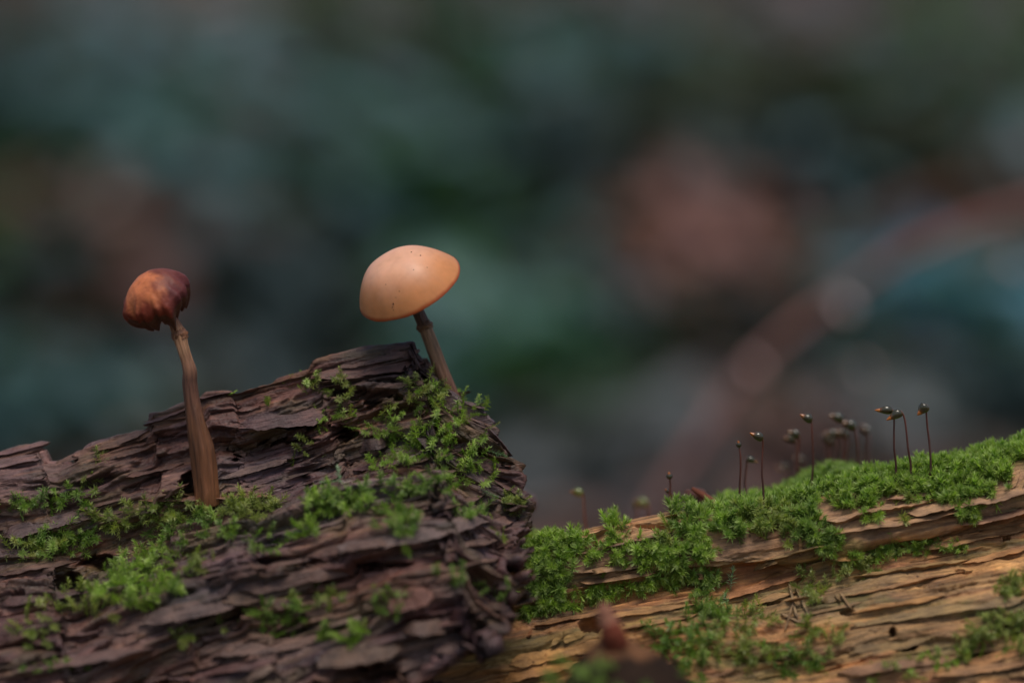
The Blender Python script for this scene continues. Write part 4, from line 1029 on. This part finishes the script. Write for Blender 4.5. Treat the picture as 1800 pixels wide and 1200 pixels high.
# ------------------------------------------------------------------ blurred stub in front of the tan log
yS = -46
ST = thing('branch_stub', 'out of focus mossy broken branch stub with a reddish point before the logs', 'branch', (at(1090, 1200, yS)[0], yS, 0))
g0 = at(1100, 1320, yS); 
V, F, ss, tt = tube([np.array([g0[0]+4, yS+4, -3]), np.array([g0[0]+1, yS+1, 14]), at(1100, 1240, yS), at(1085, 1180, yS), at(1078, 1146, yS), at(1075, 1126, yS), at(1074, 1116, yS)], [17, 15.5, 12.5, 8.6, 5.4, 3.4, 1.3], 40, 60, 0.16, 15)
cs = np.where((V[:, 2:3] > at(0, 1150, yS)[2]), lin((108, 74, 50)), lin((42, 29, 20)))*(1+0.3*pn(V[:, 0]/3, V[:, 2]/3, 6)[:, None])  # dome highlight and the shadow band below it painted into the wood colour
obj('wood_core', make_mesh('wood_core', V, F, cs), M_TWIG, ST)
V, F, ss, tt = tube([at(1085, 1135, yS-3), at(1078, 1115, yS-3.5), at(1068, 1090, yS-3), at(1062, 1070, yS-3), at(1060, 1060, yS-3)], [1.9, 2.0, 1.5, 1.2, 0.6], 20, 40, 0.12, 16)
obj('broken_tip', make_mesh('broken_tip', V, F, np.where(ss[:, None] > 0.5, lin((146, 100, 80)), lin((110, 56, 40)))), M_TWIG, ST)
r = np.random.default_rng(99)
def stub_moss(cx, z0, z1, n, sd_, tone):
    Vc = np.zeros((0, 3))
    th = r.uniform(sd_[0], sd_[1], n); z = r.uniform(z0, z1, n)
    zr = np.interp(z, [0, 14, at(0, 1240, yS)[2], at(0, 1180, yS)[2], at(0, 1140, yS)[2]], [17, 15.5, 12.5, 8.6, 5.4]); xc = np.interp(z, [0, 14, at(0, 1240, yS)[2], at(0, 1180, yS)[2]], [g0[0]+4, g0[0]+1, at(1100, 1240, yS)[0], at(1085, 1180, yS)[0]])
    P = np.stack([xc+zr*np.cos(th), yS+zr*np.sin(th), z], 1); D = np.stack([np.cos(th), np.sin(th), th*0+0.5], 1)+r.normal(size=(n, 3))*0.3
    return P, D, r.uniform(1.8, 3.4, n), pick_cols(n, tone, r)
pa = stub_moss(0, 2, at(0, 1165, yS)[2], 420, (math.pi*0.85, math.pi*1.5), 'deep'); pb_ = stub_moss(0, 2, at(0, 1185, yS)[2], 200, (math.pi*1.6, math.pi*2.3), 'deep')
tag(obj('moss', moss_mesh('moss', *[np.concatenate([a, b]) for a, b in zip(pa[:3], pb_[:3])], 'fine', np.concatenate([pa[3], pb_[3]]), 9), M_MOSS), 'blurred green moss clothing the sides of the broken branch stub', 'moss', None, 'stuff')

# ------------------------------------------------------------------ background: undergrowth on the bank
def leaf_template(n=5, w=0.5, fold=0.18, droop=0.25):
    t = np.linspace(0, 1, n+1); ws = w*0.5*np.sin(np.pi*np.clip(t*0.94+0.05, 0, 1))**0.8
    V = []; 
    for i in range(n+1):
        for s in (-1, 0, 1): V.append((s*ws[i], t[i], -droop*t[i]**2+fold*abs(s)*ws[i]*2*0.5))
    return np.array(V), grid_faces(n+1, 3)
LV, LF = leaf_template()
def scatter_leaves(name, P, R, Sz, C, mat):
    W_ = np.einsum('nij,vj->nvi', R, LV)*Sz[:, None, None]+P[:, None]
    n = len(P); F = (LF[None]+(np.arange(n)*len(LV))[:, None, None]).reshape(-1, 4)
    return make_mesh(name, W_.reshape(-1, 3), F, np.repeat(C, len(LV), 0))
def euler_R(yaw, pitch, roll):
    cy, sy, cp, sp, cr, sr = np.cos(yaw), np.sin(yaw), np.cos(pitch), np.sin(pitch), np.cos(roll), np.sin(roll)
    z, o = yaw*0, yaw*0+1
    Rz = np.stack([np.stack([cy, -sy, z], -1), np.stack([sy, cy, z], -1), np.stack([z, z, o], -1)], -2)
    Rx = np.stack([np.stack([o, z, z], -1), np.stack([z, cp, -sp], -1), np.stack([z, sp, cp], -1)], -2)
    Ry = np.stack([np.stack([cr, z, sr], -1), np.stack([z, o, z], -1), np.stack([-sr, z, cr], -1)], -2)
    return Rz@Rx@Ry
r = np.random.default_rng(21)
# leaf litter over floor and bank
n = 7500
x = r.uniform(-1700, 1700, n); y = r.uniform(-300, 4200, n)
far = r.random(n) < 0.18; x[far] = r.uniform(-6000, 6000, far.sum()); y[far] = r.uniform(-1500, 9000, far.sum())
k = ~((np.abs(x) < 400) & (np.abs(y) < 75)); x, y = x[k], y[k]; n = len(x)
k = ~((np.hypot(x, y+500) < 160)); x, y = x[k], y[k]; n = len(x)
P = np.stack([x, y, terr(x, y)+r.uniform(1, 12, n)], 1)
LC = np.array([lin(c) for c in [(112, 78, 66), (92, 66, 60), (128, 92, 80), (84, 62, 50), (104, 84, 76), (76, 58, 58), (140, 104, 92), (70, 66, 56)]])
C = LC[r.integers(0, len(LC), n)]*r.uniform(0.6, 1.1, (n, 1))
Rm = euler_R(r.uniform(0, 6.28, n), r.normal(size=n)*0.35+np.where(y > 450, 0.25, 0), r.normal(size=n)*0.4)
tag(obj('leaf_litter', scatter_leaves('leaf_litter', P, Rm, r.uniform(30, 75, n), C, M_LITTER), M_LITTER), 'brown dead leaves strewn over the forest floor and bank', 'leaf litter', None, 'stuff')

def ground_hit(px, py):
    """where the ray through a photo pixel meets the bank"""
    d = at(px, py, 500.)-np.array([0, CAMY, CAMZ]); d = d/d[1]
    for yy in np.arange(150, 6000, 8.0):
        p = np.array([0, CAMY, CAMZ])+d*(yy-CAMY)
        if terr(p[0], p[1]) > p[2]: return p
    return p
LEAFC = {'mint': [(112, 152, 142), (120, 160, 150), (102, 142, 134)], 'teal': [(86, 118, 120), (96, 128, 130), (78, 108, 108), (102, 132, 138)], 'green': [(66, 104, 62), (78, 114, 64), (58, 94, 56)], 'dark': [(74, 90, 90), (68, 84, 86), (80, 94, 94)], 'grey': [(112, 116, 116), (104, 108, 110)],
         'brown': [(120, 88, 80), (136, 100, 90), (106, 78, 70)], 'blue': [(98, 150, 172), (106, 158, 178), (90, 138, 160)], 'pink': [(160, 118, 110), (148, 106, 98), (170, 128, 120)], 'olive': [(92, 96, 76), (82, 88, 70)]}
def plant(px, py, sz, n, tone, label, group, name='leafy_plant', spread=1.0, leafsize=55):
    g = ground_hit(px, py+sz*0.5); 
    scale = (g[1]-CAMY)*0.0002                 # mm per photo px at that distance
    hgt = sz*scale
    root = thing(name, label, 'plant', g, group)
    V0 = []; F0 = []; Ps = []; Rs = []; Ss = []; Cs = []
    cols = np.array([lin(c) for c in LEAFC[tone]])
    off = 0; VV = []; FF = []
    for i in range(n):
        a = r.uniform(0, 6.28); rad = hgt*0.5*spread*math.sqrt(r.random()); hz = hgt*r.uniform(0.15, 0.95)
        tip = g+np.array([rad*math.cos(a), rad*math.sin(a)*0.7, hz])
        tip[2] = max(tip[2], terr(tip[0], tip[1])+6)
        if i % 3 == 0:
            v, f, _, _ = tube([g+np.array([0, 0, -5]), g*0.5+tip*0.5+np.array([0, 0, hz*0.15]), tip], [1.8, 1.3, 0.9], 6, 10, 0.0, 1)
            VV.append(v); FF.append([q+off for q in f]); off += len(v)
        Ps.append(tip); Ss.append(leafsize*r.uniform(0.6, 1.25)); Rs.append((a-math.pi/2+r.normal()*0.5, r.normal()*0.35, r.normal()*0.45)); Cs.append(cols[r.integers(len(cols))]*r.uniform(0.75, 1.2))
    st = make_mesh('stems', np.vstack(VV), [np.vstack([f[0] for f in FF]), np.vstack([np.vstack(f[1:]) for f in FF])], np.tile(lin((70, 66, 48)), (off, 1)))
    obj('stems', st, M_LEAF, root)
    e = np.array(Rs); Rm = euler_R(e[:, 0], e[:, 1], e[:, 2])
    obj('foliage', scatter_leaves('foliage', np.array(Ps), Rm, np.array(Ss), np.array(Cs), M_LEAF), M_LEAF, root)
GP = 'blurred undergrowth plants on the bank'
LB = {'mint': 'blurred pale mint green leafy plant on the bank', 'teal': 'blurred blue-green leafy plant on the bank', 'green': 'blurred mid green leafy plant on the bank', 'dark': 'blurred dark leafy plant on the bank', 'brown': 'blurred withered brown leafy plant on the bank',
      'blue': 'blurred bluish leafy plant by the reddish branch', 'grey': 'blurred grey-green leafy plant on the bank', 'pink': 'blurred pinkish dead leaf heap on the bank', 'olive': 'blurred olive leafy plant on the bank'}
for px, py, sz, n, tone in [(60, 150, 260, 26, 'teal'), (330, 140, 260, 26, 'teal'), (180, 250, 220, 18, 'teal'), (480, 260, 220, 20, 'teal'), (20, 330, 160, 14, 'green'), (690, 40, 220, 22, 'green'), (740, 200, 200, 22, 'green'), (760, 330, 180, 16, 'green'),
                            (1000, 170, 300, 26, 'teal'), (900, 250, 200, 14, 'teal'), (1130, 260, 240, 18, 'dark'), (1300, 200, 240, 18, 'olive'), (1480, 230, 240, 20, 'olive'), (1250, 50, 260, 20, 'brown'), (880, 40, 200, 16, 'grey'), (1780, 60, 240, 24, 'green'), (1700, 200, 240, 18, 'teal'),
                            (1450, 80, 200, 14, 'grey'), (560, 100, 200, 14, 'dark'), (450, 440, 220, 20, 'dark'), (560, 400, 180, 14, 'teal'), (160, 370, 180, 14, 'brown'), (60, 520, 200, 14, 'dark'), (900, 590, 170, 22, 'teal'), (960, 560, 150, 16, 'teal'), (1010, 690, 160, 20, 'green'),
                            (850, 480, 160, 12, 'green'), (20, 720, 160, 18, 'teal'), (440, 640, 200, 14, 'dark'), (540, 560, 150, 10, 'dark'), (1240, 420, 190, 20, 'pink'), (1130, 470, 150, 14, 'brown'), (980, 420, 140, 12, 'teal'), (1670, 530, 150, 26, 'blue'), (1620, 520, 120, 12, 'blue'),
                            (890, 590, 150, 26, 'mint'), (940, 640, 150, 26, 'mint'), (880, 660, 130, 20, 'mint'), (1100, 800, 150, 20, 'grey'), (1000, 800, 150, 18, 'grey'), (1330, 540, 130, 10, 'teal'), (30, 660, 170, 20, 'teal'), (120, 740, 150, 14, 'teal'), (1730, 540, 140, 18, 'blue'), (1660, 580, 140, 18, 'blue'), (1150, 600, 140, 10, 'dark'), (1080, 840, 150, 12, 'grey'), (1500, 700, 140, 10, 'grey'), (1760, 680, 130, 14, 'dark'), (1440, 300, 160, 12, 'teal'), (10, 620, 140, 10, 'brown'), (200, 640, 160, 12, 'dark'), (1560, 260, 180, 12, 'olive'), (1250, 560, 170, 16, 'brown'), (1190, 520, 150, 12, 'pink'), (1400, 600, 150, 12, 'teal'), (1060, 560, 150, 14, 'grey'), (1330, 420, 170, 14, 'brown'), (1550, 560, 140, 12, 'grey'), (1700, 620, 140, 14, 'teal'),
                            (620, 330, 200, 18, 'teal'), (330, 330, 200, 14, 'teal'), (280, 480, 180, 12, 'brown'), (120, 430, 180, 14, 'brown'), (1100, 120, 220, 16, 'teal'), (1600, 120, 220, 14, 'grey'), (1350, 130, 200, 12, 'olive'), (1200, 720, 140, 12, 'grey'), (1350, 740, 130, 12, 'brown')]:
    plant(px, py, sz, int(n*2.2), tone, LB[tone], GP, 'leafy_plant', 1.25, 55)

# the same undergrowth goes on to both sides
for i in range(34):
    px = (r.uniform(-2600, -80) if i % 2 else r.uniform(1900, 4400)); py = r.uniform(60, 700); tone = ('teal', 'green', 'dark', 'teal', 'brown', 'grey', 'olive')[r.integers(7)]
    plant(px, py, r.uniform(200, 300), 45, tone, LB[tone], GP, 'leafy_plant', 1.25, 55)

# fallen branches behind, reddish
def fallen(pts, rad, col, label, lift=25):
    P = []
    for (x, y) in pts:
        g = ground_hit(x, y); 
        v = nrm(g-np.array([0, CAMY, CAMZ])); P.append(g-v*lift*3)
    root = thing('fallen_branch', label, 'branch', P[0])
    V, F, ss, tt = tube(P, rad, 18, 80, 0.15, int(pts[0][0]) % 50)
    c = lin(col)*(1+0.3*pn(V[:, 0]/40, V[:, 2]/40, 5)[:, None])
    obj('bark', make_mesh('bark', V, F, np.clip(c, 0.01, .6)), M_TWIG, root)
    # broken side twig
    q = P[len(P)//2]
    V, F, ss, tt = tube([q, q+np.array([30, -10, 60]), q+np.array([40, -20, 120])], [rad[0]*0.5, rad[0]*0.4, 1.5], 10, 20, 0.1, 3)
    obj('side_twig', make_mesh('side_twig', V, F, np.tile(lin(col), (len(V), 1))), M_TWIG, root)
fallen([(1500, 420), (1620, 370), (1720, 330), (1850, 290)], [8, 9, 9, 10], (90, 56, 48), 'blurred dark red branch lying above the pinkish branch')
# arching dead cane close behind the tan log, with pale leaves standing in for its out-of-focus highlights
CANE = [at(1050, 1235, 400), at(1150, 890, 400), at(1240, 755, 405), at(1330, 630, 410), at(1440, 545, 420), at(1560, 460, 430), at(1700, 398, 440), at(1850, 350, 450), at(2150, 330, 470), at(2500, 420, 480)]
CR = thing('bramble_cane', 'blurred pinkish dead cane arching up behind the capsules', 'cane', CANE[0])
V, F, ss, tt = tube(CANE, [1.9, 1.8, 1.7, 1.5, 1.3, 1.8, 2.2, 2.0, 1.7, 1.3], 16, 120, 0.12, 23)
obj('bark', make_mesh('bark', V, F, np.clip(lin((146, 106, 100))*(1+0.3*pn(V[:, 0]/30, V[:, 2]/30, 5)[:, None]), .01, .6)), M_TWIG, CR)
def highlight_leaf(px, py, dep, sz, col, label):  # a glint put in as a small pale leaf, brightness in the blade colour
    p = at(px, py, dep)
    Rm = euler_R(np.array([0.4]), np.array([0.75]), np.array([0.3]))
    W0 = (np.einsum('nij,vj->nvi', Rm, LV)*sz+p)[0]; W0 = W0-W0.mean(0)+p
    lf = thing('glint_leaf', label, 'leaf', p, 'blurred glints on the arching cane, put in as pale leaves')
    obj('blade', make_mesh('blade', W0, LF, np.tile(lin(col), (len(W0), 1))), M_LITTER, lf)
    V, F, ss, tt = tube([p, p*0.6+0.4*at(px-30, py+40, dep+5), at(px-30, py+40, dep+5)], [0.8, 0.8, 0.9], 6, 10, 0, 2)
    obj('stalk', make_mesh('stalk', V, F, np.tile(lin((130, 96, 84)), (len(V), 1))), M_LITTER, lf)
highlight_leaf(1480, 532, 418, 10, (244, 224, 220), 'brightest blurred glint, put in as a pale leaf, on the bend of the arching cane')
highlight_leaf(1322, 640, 404, 9, (236, 196, 190), 'blurred pinkish glint, put in as a pale leaf, halfway up the arching cane')
highlight_leaf(1515, 645, 420, 8, (214, 184, 172), 'blurred buff glint, put in as a leaf, hanging below the arching cane')
highlight_leaf(1775, 455, 436, 10, (226, 176, 164), 'blurred rosy glint, put in as a leaf, beside the bluish plant on the cane')
